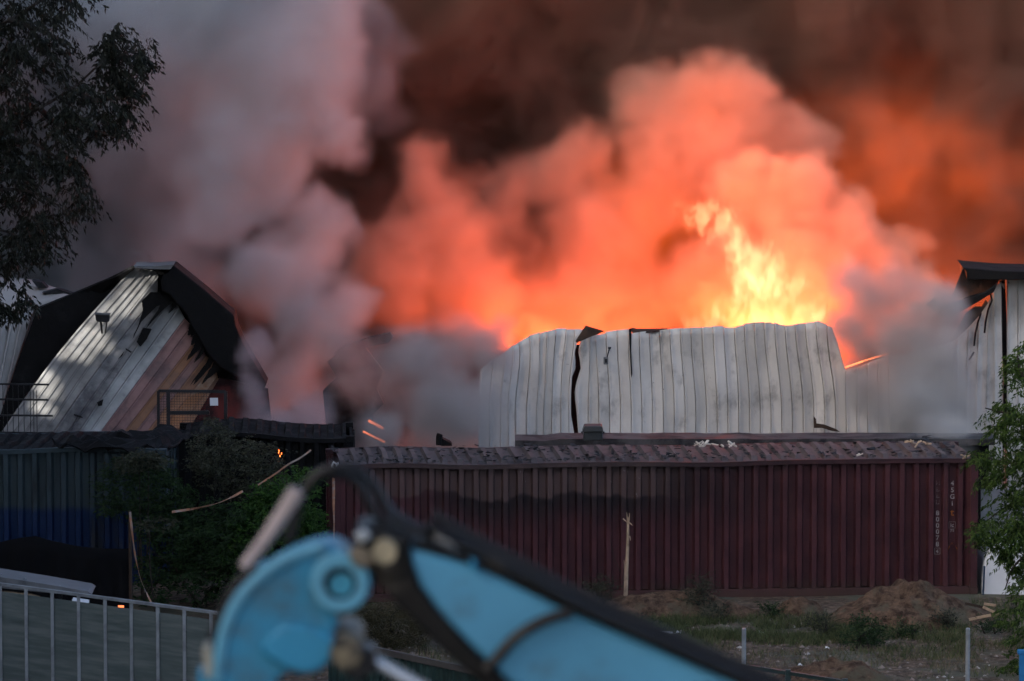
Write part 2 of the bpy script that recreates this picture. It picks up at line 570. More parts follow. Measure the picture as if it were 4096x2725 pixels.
# ------------------------------------------------------------------ white sheet-metal wall of the burning hall
YW = 117.0
TOP = [(478, 372), (492, 360), (505, 352), (513, 345), (521, 340.5), (528, 336.5), (546, 331), (554, 329), (569, 328.3), (583, 328.6),
       (584, 338), (592, 335), (603, 333), (614, 331), (629, 329.5), (631, 333.5), (641, 332), (652, 331), (668, 328.6), (681, 327.4), (723, 326.5), (733, 327.4), (742, 324.2), (751, 322.9),
       (771.5, 321.3), (782, 326), (797, 324), (820, 321.3), (828, 325.4), (836, 328.2), (841, 362), (846, 370.6), (855, 368.4), (876, 360), (893, 356), (915, 350), (940, 346), (955, 340), (965, 330), (976, 318), (990, 300), (998, 283)]
def lean(x, v):
    """picture-column shift of a rib at height v (0 foot, 1 top)"""
    a = lerp_tab([(480, 3), (560, 5), (583, 4), (600, -3.5), (640, -3), (700, -5), (740, -4), (770, -7), (835, -9), (845, -1), (1000, 0)], x)
    return a * sstep(.25, 1, v) ** 1.2 + 1.2 * math.sin(v * 7 + x * .09) * (1 if x < 585 else .25) * v
def crackx(v): return lerp_tab([(0, 577), (.13, 576), (.3, 573.5), (.45, 571), (.55, 573), (.68, 578.5), (.8, 576.5), (.9, 579), (1, 584)], v)
t = thing('metal_wall', 'buckled white corrugated metal wall standing in front of the flames', 'wall', (P(700, 440, YW).x, YW, 0))
wall_thing = t
rr = random.Random(21)
def wall_strip(x0, x1, tp, nrow=15, mat=None, jig=1.0, parent=None, y0=YW, name='panel', crack=0):
    us = (-.02, .05, .09, .2, .28, .6, 1.0, 1.04)
    dp = (.05, .05, -.018, -.018, 0, .008, 0, .055)
    j = 0
    kk = 0
    tj = rr.uniform(-.8, .8)
    bow = rr.uniform(-.02, .035) * jig
    rows = []
    for i in range(-1, nrow + 1):
        v = max(0, i / nrow)
        row = []
        for u, d in zip(us, dp):
            x = x0 + (x1 - x0) * u
            xx = x + lean(x, v)
            if crack == 1 and u > .8: xx = min(crackx(v) - 1.2 - 2.0 * math.sin(math.pi * min(1, v * 1.1)), 1e9)
            if crack == 1 and u > .3 and u <= .8: xx = x0 + lean(x0, v) + (crackx(v) - 2 - x0 - lean(x0, v)) * .55
            if crack == 2 and u < .1: xx = crackx(v) + 1.2 + 2.4 * math.sin(math.pi * min(1, v * 1.1)) + (u * (x1 - x0))
            ty = lerp_tab(TOP, x + lean(x, 1) * .9) + (tj if i == nrow else 0)
            py = 448 + (ty - 448) * v
            Y = y0 + d - bow * math.sin(math.pi * min(1, max(0, u))) * v - .22 * v * v * sstep(590, 700, x) + .05 * noise.noise(Vector((x * .11, v * 3.1, 2.0 + kk * .02))) + .10 * noise.noise(Vector((x * .045, v * 1.7, 6.0)))
            p = P(xx, py, Y)
            if i < 0: p = Vector((p.x, p.y, 0))
            row.append(p)
        rows.append(row)
    return MB().grid(rows).build(name, mat or M['white_sheet'], parent or wall_thing, smooth=True, solid=.006)
bx = [478, 489, 500, 508, 515, 526, 536, 543, 551, 560, 568.5, 577]
for a, b in zip(bx, bx[1:]): wall_strip(a, b, None, jig=1.6, crack=1 if b == 577 else 0)
x = 577
k = 0
while x < 998:
    x1 = x + (10.75 if x < 990 else 8)
    wall_strip(x, x1, None, mat=M['white_sheet'] if k % 7 else M['white_sheet'], crack=2 if x == 577 else 0)
    x = x1
    k += 1
# inner black lining seen through the split
MB().pxprism([(560, 448), (560, 345), (600, 345), (600, 448)], YW + .45, .05).build('lining', M['charred'], t)
# folded flap and bent cap over the split, top rail
MB().pxprism([(583.5, 329), (585.8, 326), (604, 331.5), (597, 334.5), (590, 337), (577, 343), (575.5, 341.5), (581, 333)], YW - .35, .12).build('flap', M['burnt_timber'], t)
MB().pxprism([(631, 329.5), (632.5, 328), (637, 329.2), (668, 328.8), (661, 332), (633, 334)], YW - .12, .1).build('top_rail', pm('rail_brown', (.06, .035, .03), .7), t)
MB().pxprism([(628.8, 329), (631.6, 328.2), (631.2, 352), (632.4, 374), (631.2, 378), (629.6, 350)], YW - .16, .03).build('torn_edge', M['charred'], t)
# wind lamp bracket and small box on the wall
b = thing('wall_lamp', 'small dark lamp box hanging on a bracket from the white wall', 'lamp', P(606, 364, YW - .1))
MB().pxprism([(603.6, 357.5), (608.4, 357.5), (608.2, 364.5), (603.6, 364.5)], YW - .28, .12).build('housing', M['grey_metal'], b, bevel=.01)
MB().pxprism([(604.8, 358.8), (607.2, 358.8), (607.2, 362.8), (604.8, 362.8)], YW - .295, .012).build('glass', M['dark_metal'], b)
MB().tube([P(607, 357.5, YW - .22), P(608.5, 352, YW - .16), P(609.5, 348.5, YW - .06)], .014, 6).build('bracket', M['dark_metal'], b)
MB().pxprism([(608, 347.3), (611.2, 347.3), (610.8, 349), (608.2, 349)], YW - .12, .06).build('mount', M['dark_metal'], b)
# dark tear near the foot of the wall
MB().pxprism([(813.5, 416), (816, 419), (816.5, 423.5), (824, 424.5), (836, 429), (840, 432), (832, 431), (822, 428), (814, 428)], YW - .2, .02).build('tear', M['burnt_timber'], t)

# right block: taller white wall, black crevice, hanging torn roof
t = thing('corner_hall', 'tall white metal hall corner with torn blackened eaves beside the fire', 'building', (P(1010, 440, 116.6).x, 116.6, 0))
def tall_strip(x0, x1, y0, yt0, yt1, mat, sh=0, parent=None):
    rows = []
    for i in range(-1, 13):
        v = max(0, i / 12)
        row = []
        for u, d in ((-.02, .05), (.05, .05), (.09, -.018), (.2, -.018), (.28, 0), (.6, .01), (1, 0), (1.04, .055)):
            x = x0 + (x1 - x0) * u + sh * v * v
            ty = yt0 + (yt1 - yt0) * u
            p = P(x, 448 + (ty - 448) * v, y0 + d + .03 * noise.noise(Vector((x * .2, v * 3, 1))))
            if i < 0: p.z = 0
            row.append(p)
        rows.append(row)
    return MB().grid(rows).build('panel', mat, parent or t, smooth=True, solid=.006)
x = 1007
while x < 1085:
    tall_strip(x, x + 10.5, 116.6, 279.5, 280, M['white_sheet'])
    x += 10.5
# torn, curling sheets left of the crevice
for k, (x0, x1, t0, t1, sh) in enumerate(((955, 965, 338, 330, 2), (965, 975, 331, 318, 3), (975, 985, 319, 303, 4), (985, 994, 303, 288, 4), (994, 1002, 289, 282, -1))):
    tall_strip(x0, x1, 116.5 - .04 * k, t0, t1, M['white_sheet'], sh)
MB().pxprism([(999.5, 281), (1005, 280), (1007, 330), (1010, 380), (1010, 448), (1003, 448), (1004, 380), (1002, 330)], 116.75, .1).build('crevice', M['charred'], t)
MB().pxprism([(962.5, 267.2), (968, 268.2), (1000, 271), (1085, 273), (1085, 279.5), (1000, 280), (967, 279.5), (966, 271)], 115.9, 1.6).build('eaves', M['charred'], t, bevel=.02)
MB().grid([[P(963, 268, 116.3), P(985, 274, 116.4), P(1000, 279, 116.5)], [P(957, 283, 116.2), P(978, 288, 116.35), P(992, 291, 116.5)], [P(950.5, 299.5, 116.1), P(963, 298, 116.2), P(985, 296, 116.4)]]).build('hanging_sheet', pm('scorched_sheet', (.06, .022, .010), .7, 0, .6, 2.5, (.012, .01, .01), 1.8, .4, .62), t, solid=.02)
MB().pxprism([(926, 305), (935, 298.7), (942.5, 306), (950, 304), (970, 297), (985, 293), (996, 285), (998, 283), (994, 292), (978, 302), (962, 311), (950, 317), (938, 314)], 115.8, .2).build('fallen_beam', M['charred'], t, bevel=.01)
MB().pxprism([(952, 341), (954, 334), (966, 313), (975, 307), (982, 307), (986, 300), (988, 303), (979, 316), (968, 328), (958, 337)], 116.0, .12).build('hanging_strip', M['burnt_timber'], t)
for pts in (((990, 292), (992, 300), (988, 310), (985.5, 322), (984.5, 333)), ((981, 313), (978, 322), (975.5, 333), (974, 346)), ((974, 352), (971, 357), (969, 360))):
    MB().tube([P(x, y, 116.1) for x, y in pts], .02, 6).build('cable', M['charred'], t)

# ------------------------------------------------------------------ collapsed gable hall on the left
def q1(x, y): return (x / 7.84, 250 + y / 7.84)
YG = 114.0
t = thing('gable_hall', 'collapsed gable end with slanting heat-stained wall sheets and black roof', 'building', (P(120, 430, YG).x, YG, 0))
gable = t
TB = [((1050, 130), (-60, 1540)), ((1110, 150), (30, 1540)), ((1160, 155), (115, 1540)), ((1202, 160), (195, 1540)), ((1240, 190), (270, 1540)), ((1236, 330), (340, 1540)), ((1262, 430), (450, 1540)),
      ((1335, 385), (540, 1540)), ((1400, 445), (620, 1540)), ((1445, 530), (700, 1540)), ((1500, 590), (790, 1540)), ((1540, 690), (880, 1540)), ((1572, 765), (970, 1540)), ((1612, 820), (1060, 1540)), ((1680, 890), (1160, 1540)), ((1705, 985), (1280, 1540)), ((1712, 1010), (1400, 1540))]
def gb(i, v):
    (x0, y0), (x1, y1) = TB[i]
    c = -60 * math.sin(math.pi * v) * max(0, 1 - i / 9)
    return (x0 + (x1 - x0) * v + c, y0 + (y1 - y0) * v)
def heat_mat(name, col, g, g0=.5, g1=.66, st=(1, 1, 1)):
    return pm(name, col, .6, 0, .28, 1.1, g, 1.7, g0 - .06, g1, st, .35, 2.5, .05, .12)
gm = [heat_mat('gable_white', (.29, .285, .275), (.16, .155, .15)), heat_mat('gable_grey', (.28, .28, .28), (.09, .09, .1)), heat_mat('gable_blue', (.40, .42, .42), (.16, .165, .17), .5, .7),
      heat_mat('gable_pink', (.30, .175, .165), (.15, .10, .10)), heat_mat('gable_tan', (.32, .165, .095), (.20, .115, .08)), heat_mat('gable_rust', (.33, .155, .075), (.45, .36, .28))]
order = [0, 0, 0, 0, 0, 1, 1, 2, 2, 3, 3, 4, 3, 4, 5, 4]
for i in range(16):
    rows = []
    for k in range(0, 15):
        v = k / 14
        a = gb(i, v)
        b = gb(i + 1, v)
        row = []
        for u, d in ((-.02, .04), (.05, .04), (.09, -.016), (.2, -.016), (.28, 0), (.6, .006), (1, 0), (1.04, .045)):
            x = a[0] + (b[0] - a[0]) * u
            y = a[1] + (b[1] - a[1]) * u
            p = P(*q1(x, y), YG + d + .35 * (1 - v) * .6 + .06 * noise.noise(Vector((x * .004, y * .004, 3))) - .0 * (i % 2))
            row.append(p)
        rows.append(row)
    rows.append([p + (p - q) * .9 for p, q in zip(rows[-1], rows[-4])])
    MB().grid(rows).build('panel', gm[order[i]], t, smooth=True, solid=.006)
# soot-blackened tears and screws on the sheets
for pts in ([(1180, 330), (1250, 330), (1340, 420), (1230, 440), (1110, 560), (1050, 660), (1040, 700), (1080, 600), (1120, 470), (1110, 400)],
            [(1120, 610), (1190, 620), (1150, 700), (1100, 760), (1070, 720)], [(985, 770), (1035, 800), (1025, 806), (985, 782)], [(580, 1285), (650, 1310), (645, 1318), (580, 1296)],
            [(930, 850), (975, 790), (960, 830), (925, 860)], [(760, 1195), (810, 1170), (800, 1220), (770, 1225)]):
    MB().pxprism([q1(*p) for p in pts], YG - .02, .02).build('burn_hole', M['charred'], t)
q = random.Random(77)
for (xa_, ya_), (xb_, yb_) in (((1250, 345), (1400, 455)), ((1400, 455), (1545, 700)), ((1545, 700), (1612, 830)), ((1612, 830), (1705, 925))):
    for k in range(4):
        u = q.random()
        cx, cy = xa_ + (xb_ - xa_) * u, ya_ + (yb_ - ya_) * u
        l_ = q.choice((30, 60, 90, 150, 210)) * q.uniform(.7, 1.2)
        w_ = q.uniform(14, 34)
        pts = [(cx + w_, cy - w_)]
        for e in range(1, 6):
            pts.append((cx - l_ * .68 * e / 6 + w_ * (1 - e / 6) * q.uniform(.5, 1.2), cy + l_ * .85 * e / 6 + w_ * .4))
        pts.append((cx - l_ * .7, cy + l_ * .9))
        for e in range(5, 0, -1):
            pts.append((cx - l_ * .68 * e / 6 - w_ * (1 - e / 6) * q.uniform(.5, 1.2), cy + l_ * .85 * e / 6 - w_ * .4))
        pts.append((cx - w_ * .6, cy - w_ * 1.4))
        MB().pxprism([q1(*p_) for p_ in pts], YG - .05 - .004 * k, .008).build('soot_tongue', M['charred'], t)
# roof slab of the right slope, ridge cap, left roof edge
MB().pxprism([q1(*p) for p in ((1360, 118), (1600, 310), (1835, 512), (1850, 600), (1900, 720), (2090, 1050), (2060, 1110), (1930, 1040), (1800, 960), (1735, 925), (1690, 880), (1640, 830), (1590, 745), (1555, 680), (1500, 600), (1470, 520), (1420, 450), (1380, 420), (1330, 350), (1270, 320), (1262, 250), (1275, 200), (1320, 165))], YG - .3, .9).build('roof', M['charred'], t, bevel=.03)
MB().pxprism([q1(*p) for p in ((1050, 128), (1210, 126), (1362, 116), (1336, 152), (1190, 150), (1060, 140))], YG - .40, .8).build('ridge_cap', M['grey_metal'], t)
MB().grid([[P(*q1(x, y), Y) for x, y, Y in r] for r in (((1052, 126, 113.9), (900, 205, 114.2), (730, 275, 114.4), (560, 345, 114.5), (290, 455, 114.6)), ((1040, 160, 114.4), (830, 340, 114.6), (640, 500, 114.8), (450, 660, 114.9), (270, 760, 115)), ((1000, 260, 115.2), (760, 560, 115.2), (420, 720, 115.2), (300, 900, 115.2), (100, 1250, 115.2)))]).build('roof_edge', M['charred'], t, solid=.05)
MB().pxprism([q1(*p) for p in ((290, 462), (560, 352), (900, 232), (1060, 150), (1350, 140), (1800, 510), (1900, 720), (2060, 1080), (2100, 1540), (-60, 1540), (15, 1250), (130, 900))], YG + .45, .1).build('back_wall', M['charred'], t)
MB().pxprism([q1(*p) for p in ((1720, 1000), (2100, 1090), (2150, 1540), (1350, 1540))], YG + .3, .1).build('inner_wall', pm('dark_red_wall', (.12, .022, .02), .7, 0, .4, 2, (.03, .01, .012), 1.2, .45, .6), t)
# flood lamp
b = thing('flood_lamp', 'small black flood lamp on a bracket on the dappled wall', 'lamp', P(*q1(800, 640), YG - .2))
MB().pxprism([q1(*p) for p in ((745, 503), (858, 508), (856, 560), (840, 568), (760, 562), (750, 545))], YG - .45, .14).build('lamp_head', M['dark_metal'], b, bevel=.01)
MB().pxprism([q1(*p) for p in ((742, 498), (862, 502), (860, 512), (742, 508))], YG - .5, .22).build('visor', M['grey_metal'], b)
MB().tube([P(*q1(790, 562), YG - .35), P(*q1(800, 650), YG - .05)], .022, 6).build('bracket', M['dark_metal'], b)
MB().tube([P(*q1(838, 562), YG - .35), P(*q1(825, 650), YG - .05)], .014, 6).build('bracket', M['dark_metal'], b)

# neighbouring hall with white curling roof
t = thing('white_shed', 'white metal shed with a curled roof edge behind the left tree', 'building', (P(-10, 430, 114.8).x, 114.8, 0))
MB().grid([[P(*q1(x, y), Y) for x, y, Y in r] for r in (((-200, 200, 117), (0, 218, 117), (150, 226, 117), (250, 235, 117)), ((-200, 260, 116.5), (0, 290, 116.5), (250, 290, 116.4), (575, 345, 116.2)), ((-200, 330, 115.6), (0, 380, 115.6), (280, 380, 115.5), (560, 358, 115.4)), ((-200, 470, 114.9), (0, 520, 114.9), (150, 490, 114.8), (285, 448, 114.8)))]).build('roof', M['white_sheet'], t, smooth=True, solid=.02)
MB().pxprism([q1(*p) for p in ((250, 240), (330, 255), (370, 300), (300, 300))], 116.0, .4).build('roof_end', M['dark_metal'], t)
MB().pxprism([q1(*p) for p in ((330, 335), (450, 305), (580, 345), (450, 350))], 115.6, .3).build('roof_flap', M['dark_metal'], t)
sw = [((-190, 540), (-420, 1540)), ((-120, 540), (-340, 1540)), ((-50, 535), (-260, 1540)), ((20, 530), (-180, 1540)), ((90, 515), (-110, 1540)), ((170, 495), (-50, 1540)), ((262, 470), (10, 1250))]
for i in range(6):
    rows = []
    for k in range(10):
        v = k / 9
        a = Vector(sw[i][0]).lerp(Vector(sw[i][1]), v)
        b_ = Vector(sw[i + 1][0]).lerp(Vector(sw[i + 1][1]), v)
        rows.append([P(*q1(*(a.lerp(b_, u))), 114.8 + d) for u, d in ((0, 0), (.08, -.05), (.22, -.05), (.3, 0), (1, 0))])
    MB().grid(rows).build('panel', M['white_sheet2'], t, smooth=True, solid=.006)

# rebar rack in front of the gable
t = thing('rebar_rack', 'black rack of thin bars standing in front of the slanting wall', 'rack', P(20, 447, 112.5))
for y, x1 in ((1055, 385), (1175, 380), (1300, 415), (1435, 410)):
    MB().bar(P(*q1(-150, y - 6), 112.4), P(*q1(x1, y), 112.4), .035).build('rail', M['dark_metal'], t)
for x in (22, 55, 100, 142, 186, 236, 262, 287, -30, -80):
    MB().bar(P(*q1(x, 1055 if x < 240 else 1100), 112.45), P(*q1(x + 6, 1560), 112.45), .014).build('bar', M['dark_metal'], t)
# mesh cage
t = thing('mesh_cage', 'black wire mesh cage frame standing at the end of the blue container', 'cage', P(190, 432, 111))
for a, b_ in (((1242, 1105), (1242, 1440)), ((1242, 1105), (1770, 1110)), ((1770, 1110), (1770, 1440)), ((1320, 1110), (1322, 1440)), ((1322, 1275), (1640, 1275))):
    MB().bar(P(*q1(*a), 111), P(*q1(*b_), 111), .055 if a[0] == 1242 else .07).build('frame_bar', M['dark_metal'], t)
for x in range(1262, 1642, 21):
    MB().bar(P(*q1(x, 1110), 111.05), P(*q1(x, 1430), 111.05), .006).build('wire', M['dark_metal'], t)
for y in range(1125, 1430, 21):
    MB().bar(P(*q1(1245, y), 111.06), P(*q1(1640, y + 2), 111.06), .006).build('wire', M['dark_metal'], t)
MB().pxprism([q1(*p) for p in ((1645, 1160), (1708, 1160), (1710, 1220), (1647, 1220))], 110.9, .02).build('sign_plate', M['white_paint'], t)

# charred remnant in the smoke between the halls
t = thing('charred_remnant', 'black burnt wall remnant with curved top inside the smoke', 'ruin', (P(360, 430, 116.5).x, 116.5, 0))
def f1(x, y): return (x / 2.3018, y / 2.3018)
for k, pts in enumerate(([(765, 812), (800, 795), (850, 778), (895, 768), (905, 775), (890, 790), (830, 800), (790, 830)], [(758, 830), (800, 800), (840, 800), (880, 850), (870, 900), (880, 930), (855, 960), (870, 1000), (875, 1030), (750, 1030), (748, 900), (770, 870)], [(750, 1030), (760, 985), (850, 990), (905, 1030)])):
    q = random.Random(k)
    n = len(pts)
    MB().pxprism([f1(x + q.uniform(-5, 5), y + q.uniform(-5, 5)) for x, y in pts], 117.0 + .25 * k, .2).build('burnt_sheet', M['charred'], t)
MB().bar(P(*f1(848, 968), 116.0), P(*f1(882, 986), 116.0), .05).build('glowing_batten', M['ember_dim'], t)
MB().bar(P(*f1(836, 993), 116.0), P(*f1(886, 1018), 116.0), .035).build('glowing_batten', M['ember_dim'], t)

# ------------------------------------------------------------------ blue container and the burnt one beside it
def blue_mat():
    m, n, b = newmat('blue_paint')
    v = coords(n)
    sp = n.nodes.new('ShaderNodeSeparateXYZ')
    n.links.new(v, sp.inputs[0])
    nz = noise_node(n, v, 1.2, 5, .65, (1.5, 1, .5))
    z = mth(n, 'MULTIPLY_ADD', nz, .25, sp.outputs[2])
    c = mix(n, rng(n, z, 1.45, 1.62), (.006, .022, .075), (.040, .062, .072))
    c = mix(n, rng(n, nz, .5, .72), c, (.018, .022, .024))
    n.links.new(c, b.inputs['Base Color'])
    b.inputs['Roughness'].default_value = .65
    b.inputs['Specular IOR Level'].default_value = .25
    return m
bl = P(166, 447, 107.6)
blue, bpart = make_container('shipping_container', 'dark blue shipping container with charred buckled roof behind black netting', 6.06, 2.44, 2.6, (bl.x - 6.06 * math.cos(R(-4)), 107.6 + 6.06 * math.sin(R(4)), 0), R(-4), blue_mat(), M['charred'], .12)
# buckled roof plates on it
t = thing('buckled_roof_sheet', 'charred buckled metal sheet lying over the blue container roof', 'metal sheet', P(150, 445, 108))
for k, rows in enumerate(([[(52, 444, 107.6), (80, 438, 107.9), (104, 433, 108.4)], [(85, 447, 107.5), (110, 441, 107.9), (135, 436, 108.6)], [(135, 449, 107.4), (150, 443, 108), (160, 437, 108.8)]],
                          [[(100, 440, 108.2), (120, 434, 108.8), (150, 430.5, 109.6)], [(140, 443, 107.9), (165, 434, 108.8), (185, 429.5, 109.6)], [(160, 455, 107.5), (180, 443, 108.6), (198, 433, 109.5)]])):
    cols = [polyline([r[i] for r in rows], 12) for i in range(3)]
    g_ = [polyline([c_[k2] for c_ in cols], 12) for k2 in range(13)]
    MB().grid([[P(*p) + Vector((0, 0, .16 * noise.noise(Vector((p[0] * .09, p[1] * .25, k))) + .07 * noise.noise(Vector((p[0] * .3, p[2] * 2.5, k))))) for p in r] for r in g_]).build('sheet', M['charred'], t, solid=.03)
MB().pxprism([(115, 437), (117, 432), (121, 431), (131, 436), (128, 439)], 108, .3).build('flap', M['charred'], t)
bb, bp = make_container('shipping_container', 'black burnt-out shipping container hidden behind the shrubs', 3.4, 2.2, 2.62, (P(176, 450, 108.6).x, 109.2, 0), R(2), M['charred'], M['charred'], .12)
e = MB()
for x, y in ((279, 450.5), (281.5, 453.5), (280, 456), (278.6, 453)): e.box(P(x, y, 107.4 - 1.3), (.016, .02, .035))
o = single(e, 'embers', M['ember'], 'tiny orange embers glowing among the shrubs', 'embers', kind='stuff')

# ------------------------------------------------------------------ vegetation
def leaf_mesh(twigs, leaf_len, leaf_w, per, droop, rnd, spread=.5, fold=.25):
    """twigs: list of (start, direction, length); leaves hang along each twig"""
    v, f = [], []
    for s, d, L in twigs:
        s = Vector(s)
        d = Vector(d).normalized()
        for k in range(per):
            u = (k + rnd.random()) / per
            p = s + d * (L * u) + Vector((0, 0, -droop * L * u * u))
            p += Vector((rnd.gauss(0, .02), rnd.gauss(0, .02), rnd.gauss(0, .02)))
            a = rnd.uniform(0, 6.283)
            dirv = (d * .5 + Vector((math.cos(a), math.sin(a), 0)) * spread + Vector((0, 0, -droop * rnd.uniform(.4, 1.3)))).normalized()
            side = dirv.cross(Vector((rnd.gauss(0, 1), rnd.gauss(0, 1), rnd.gauss(0, .6)))).normalized()
            nrm = dirv.cross(side)
            l = leaf_len * rnd.uniform(.6, 1.25)
            w_ = leaf_w * rnd.uniform(.7, 1.2)
            m = p + dirv * l * .45
            n = len(v)
            v += [tuple(p), tuple(m + side * w_ * .5 + nrm * w_ * fold), tuple(p + dirv * l - Vector((0, 0, l * .12))), tuple(m - side * w_ * .5 + nrm * w_ * fold)]
            f.append((n, n + 1, n + 2))
            f.append((n, n + 2, n + 3))
    mb = MB()
    mb.v, mb.f = v, f
    return mb

def px_twigs(poly, Y0, Y1, n, rnd, L=(.25, .5), out=(0, 0), clump=0, centre=None):
    """twig starts scattered through the volume behind a picture outline"""
    x0, x1 = min(p[0] for p in poly), max(p[0] for p in poly)
    y0, y1 = min(p[1] for p in poly), max(p[1] for p in poly)
    tw = []
    cs = []
    tries = 0
    while len(tw) < n and tries < n * 60:
        tries += 1
        if clump and cs and rnd.random() < clump:
            c = rnd.choice(cs)
            x, y, Y = c[0] + rnd.gauss(0, 5), c[1] + rnd.gauss(0, 5), c[2] + rnd.gauss(0, .12)
        else:
            x, y, Y = rnd.uniform(x0, x1), rnd.uniform(y0, y1), rnd.uniform(Y0, Y1)
            if len(cs) < n // 9 and inside(poly, x, y): cs.append((x, y, Y))
        if not inside(poly, x, y): continue
        a = rnd.uniform(0, 6.283)
        d = Vector((math.cos(a) + out[0], math.sin(a) * .7, rnd.uniform(-.3, .5) + out[1]))
        tw.append((P(x, y, Y), d, rnd.uniform(*L)))
    return tw

M['bark'] = pm('bark', (.035, .028, .022), .9, 0, .4, 4)
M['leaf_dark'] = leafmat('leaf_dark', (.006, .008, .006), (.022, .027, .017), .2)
M['leaf_right'] = leafmat('leaf_right', (.014, .036, .008), (.095, .155, .028), .35)
M['leaf_shrub'] = leafmat('leaf_shrub', (.008, .020, .008), (.040, .080, .024), .3)
M['leaf_bright'] = leafmat('leaf_bright', (.014, .045, .010), (.07, .155, .028), .35)
M['leaf_dusty'] = leafmat('leaf_dusty', (.022, .026, .016), (.075, .080, .048), .2)
M['grass'] = leafmat('grass', (.032, .055, .018), (.15, .165, .07), .3)
M['grass_dry'] = leafmat('grass_dry', (.09, .07, .04), (.26, .20, .12), .25)

# left tree, trunk beyond the frame
rn = random.Random(2)
tb = Vector((-12.3, 101.5, 0))
t = thing('drooping_tree', 'tall dark tree with drooping leafy branches against grey smoke', 'tree', tb)
MB().tube(polyline([tb, tb + Vector((.1, 0, 3)), tb + Vector((-.1, .1, 6.5)), tb + Vector((.2, 0, 10)), tb + Vector((.3, 0, 13.5))], 16), [.28 - .013 * i for i in range(17)], 10).build('trunk', M['bark'], t, smooth=True)
limbs = [[(-170, 210), (-60, 160), (0, 131), (39, 108), (72, 89), (104, 62), (140, 50)], [(-170, 235), (-70, 170), (0, 143), (28, 141), (60, 160), (80, 185)], [(-170, 150), (-60, 60), (10, 20), (50, -5), (80, -20)],
         [(-170, 260), (-70, 210), (0, 190), (40, 195), (70, 215)], [(-170, 280), (-60, 235), (0, 230), (30, 245)], [(72, 89), (95, 100), (120, 98), (135, 110)], [(39, 108), (60, 125), (95, 130), (115, 138)], [(10, 20), (40, 30), (65, 45), (72, 62)]]
for lm in limbs:
    MB().tube([P(x, y, 101.3 - .4 * (i % 2)) for i, (x, y) in enumerate([(p[0], p[1]) for p in polyline(lm, 14)])], [.055 - .0034 * i for i in range(15)], 6).build('branch', M['bark'], t, smooth=True)
core = [(-120, -40), (86, -40), (88, 20), (72, 40), (62, 62), (80, 72), (100, 95), (128, 112), (134, 135), (122, 148), (100, 145), (84, 152), (80, 165), (90, 195), (86, 215), (72, 226), (58, 245), (44, 262), (15, 268), (-120, 275)]
wing = [(92, 45), (112, 25), (122, 22), (130, 38), (150, 38), (157, 60), (155, 70), (146, 62), (145, 95), (138, 100), (132, 118), (110, 110), (98, 90)]
tw = px_twigs(core, 100.0, 102.8, 2300, rn, (.2, .42), (.25, -.1), .62) + px_twigs(wing, 101.0, 101.9, 230, rn, (.15, .3), (.3, -.1), .3) + px_twigs([(-60, 276), (20, 276), (32, 290), (30, 308), (14, 318), (-60, 325)], 101, 102, 130, rn, (.15, .3), (.1, -.2), .3)
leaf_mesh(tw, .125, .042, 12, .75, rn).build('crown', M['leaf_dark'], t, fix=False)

# right tree
t = thing('pepper_tree', 'bright green feathery tree overhanging the end of the maroon container', 'tree', (10.6, 99.5, 0))
MB().tube(polyline([(10.6, 99.5, 0), (10.5, 99.5, 1.5), (10.2, 99.6, 3), (10.0, 99.5, 4.6)], 8), [.16 - .013 * i for i in range(9)], 8).build('trunk', M['bark'], t, smooth=True)
for lm in ([(1080, 480), (1040, 470), (1005, 462), (975, 455)], [(1080, 520), (1040, 500), (1010, 505), (988, 520)], [(1070, 440), (1040, 400), (1020, 370), (1018, 345)], [(1080, 450), (1030, 420), (1000, 412), (985, 408)], [(1080, 560), (1040, 550), (1015, 565), (1005, 590)]):
    MB().tube([P(x, y, 99.6) for x, y in polyline(lm, 10)], [.04 - .003 * i for i in range(11)], 6).build('branch', M['bark'], t, smooth=True)
poly = [(1110, 320), (1022, 338), (1012, 355), (1004, 372), (1012, 384), (1000, 398), (992, 410), (978, 405), (976, 413), (990, 428), (1000, 440), (985, 448), (966, 452), (972, 460), (988, 468), (976, 480), (984, 490), (988, 505), (972, 528), (982, 540), (1000, 556), (1012, 590), (1024, 606), (1110, 620)]
tw = px_twigs(poly, 98.8, 100.3, 2300, rn, (.15, .32), (-.25, -.1), .6)
tw += px_twigs([(1000, 615), (1024, 590), (1100, 590), (1100, 700), (995, 700), (1004, 660), (1015, 640)], 97.2, 98.4, 420, rn, (.15, .3), (-.2, 0), .5)
leaf_mesh(tw, .095, .032, 16, .5, rn).build('crown', M['leaf_right'], t, fix=False)

# shrubs in front of the blue container
def shrub(label, poly, Y0, Y1, n, mat, leaf, per, name='shrub', droop=.25, group=None, clump=.55, stems=5):
    cx = sum(p[0] for p in poly) / len(poly)
    by = max(p[1] for p in poly)
    g = P(cx, by, (Y0 + Y1) / 2)
    g.z = gz(g.x, g.y)
    t = thing(name, label, 'shrub', g, group)
    n = int(n * 2.2)
    for k in range(stems):
        q = rn.choice(px_twigs(poly, Y0, Y1, 3, rn))[0]
        MB().tube(polyline([g + Vector((rn.uniform(-.15, .15), 0, 0)), g.lerp(q, .55) + Vector((rn.uniform(-.2, .2), 0, .1)), q], 6), [.018 - .002 * i for i in range(7)], 5).build('stem', M['bark'], t)
    leaf_mesh(px_twigs(poly, Y0, Y1, n, rn, (.12, .3), (0, .15), clump), leaf[0], leaf[1], per, droop, rn).build('foliage', mat, t, fix=False)
    return t
shrub('tall dusty shrub rising over the charred container edge', [(196, 470), (190, 445), (200, 428), (210, 418), (222, 425), (232, 438), (262, 442), (285, 452), (292, 480), (270, 500), (220, 500)], 105.2, 106.4, 330, M['leaf_dusty'], (.075, .026), 12)
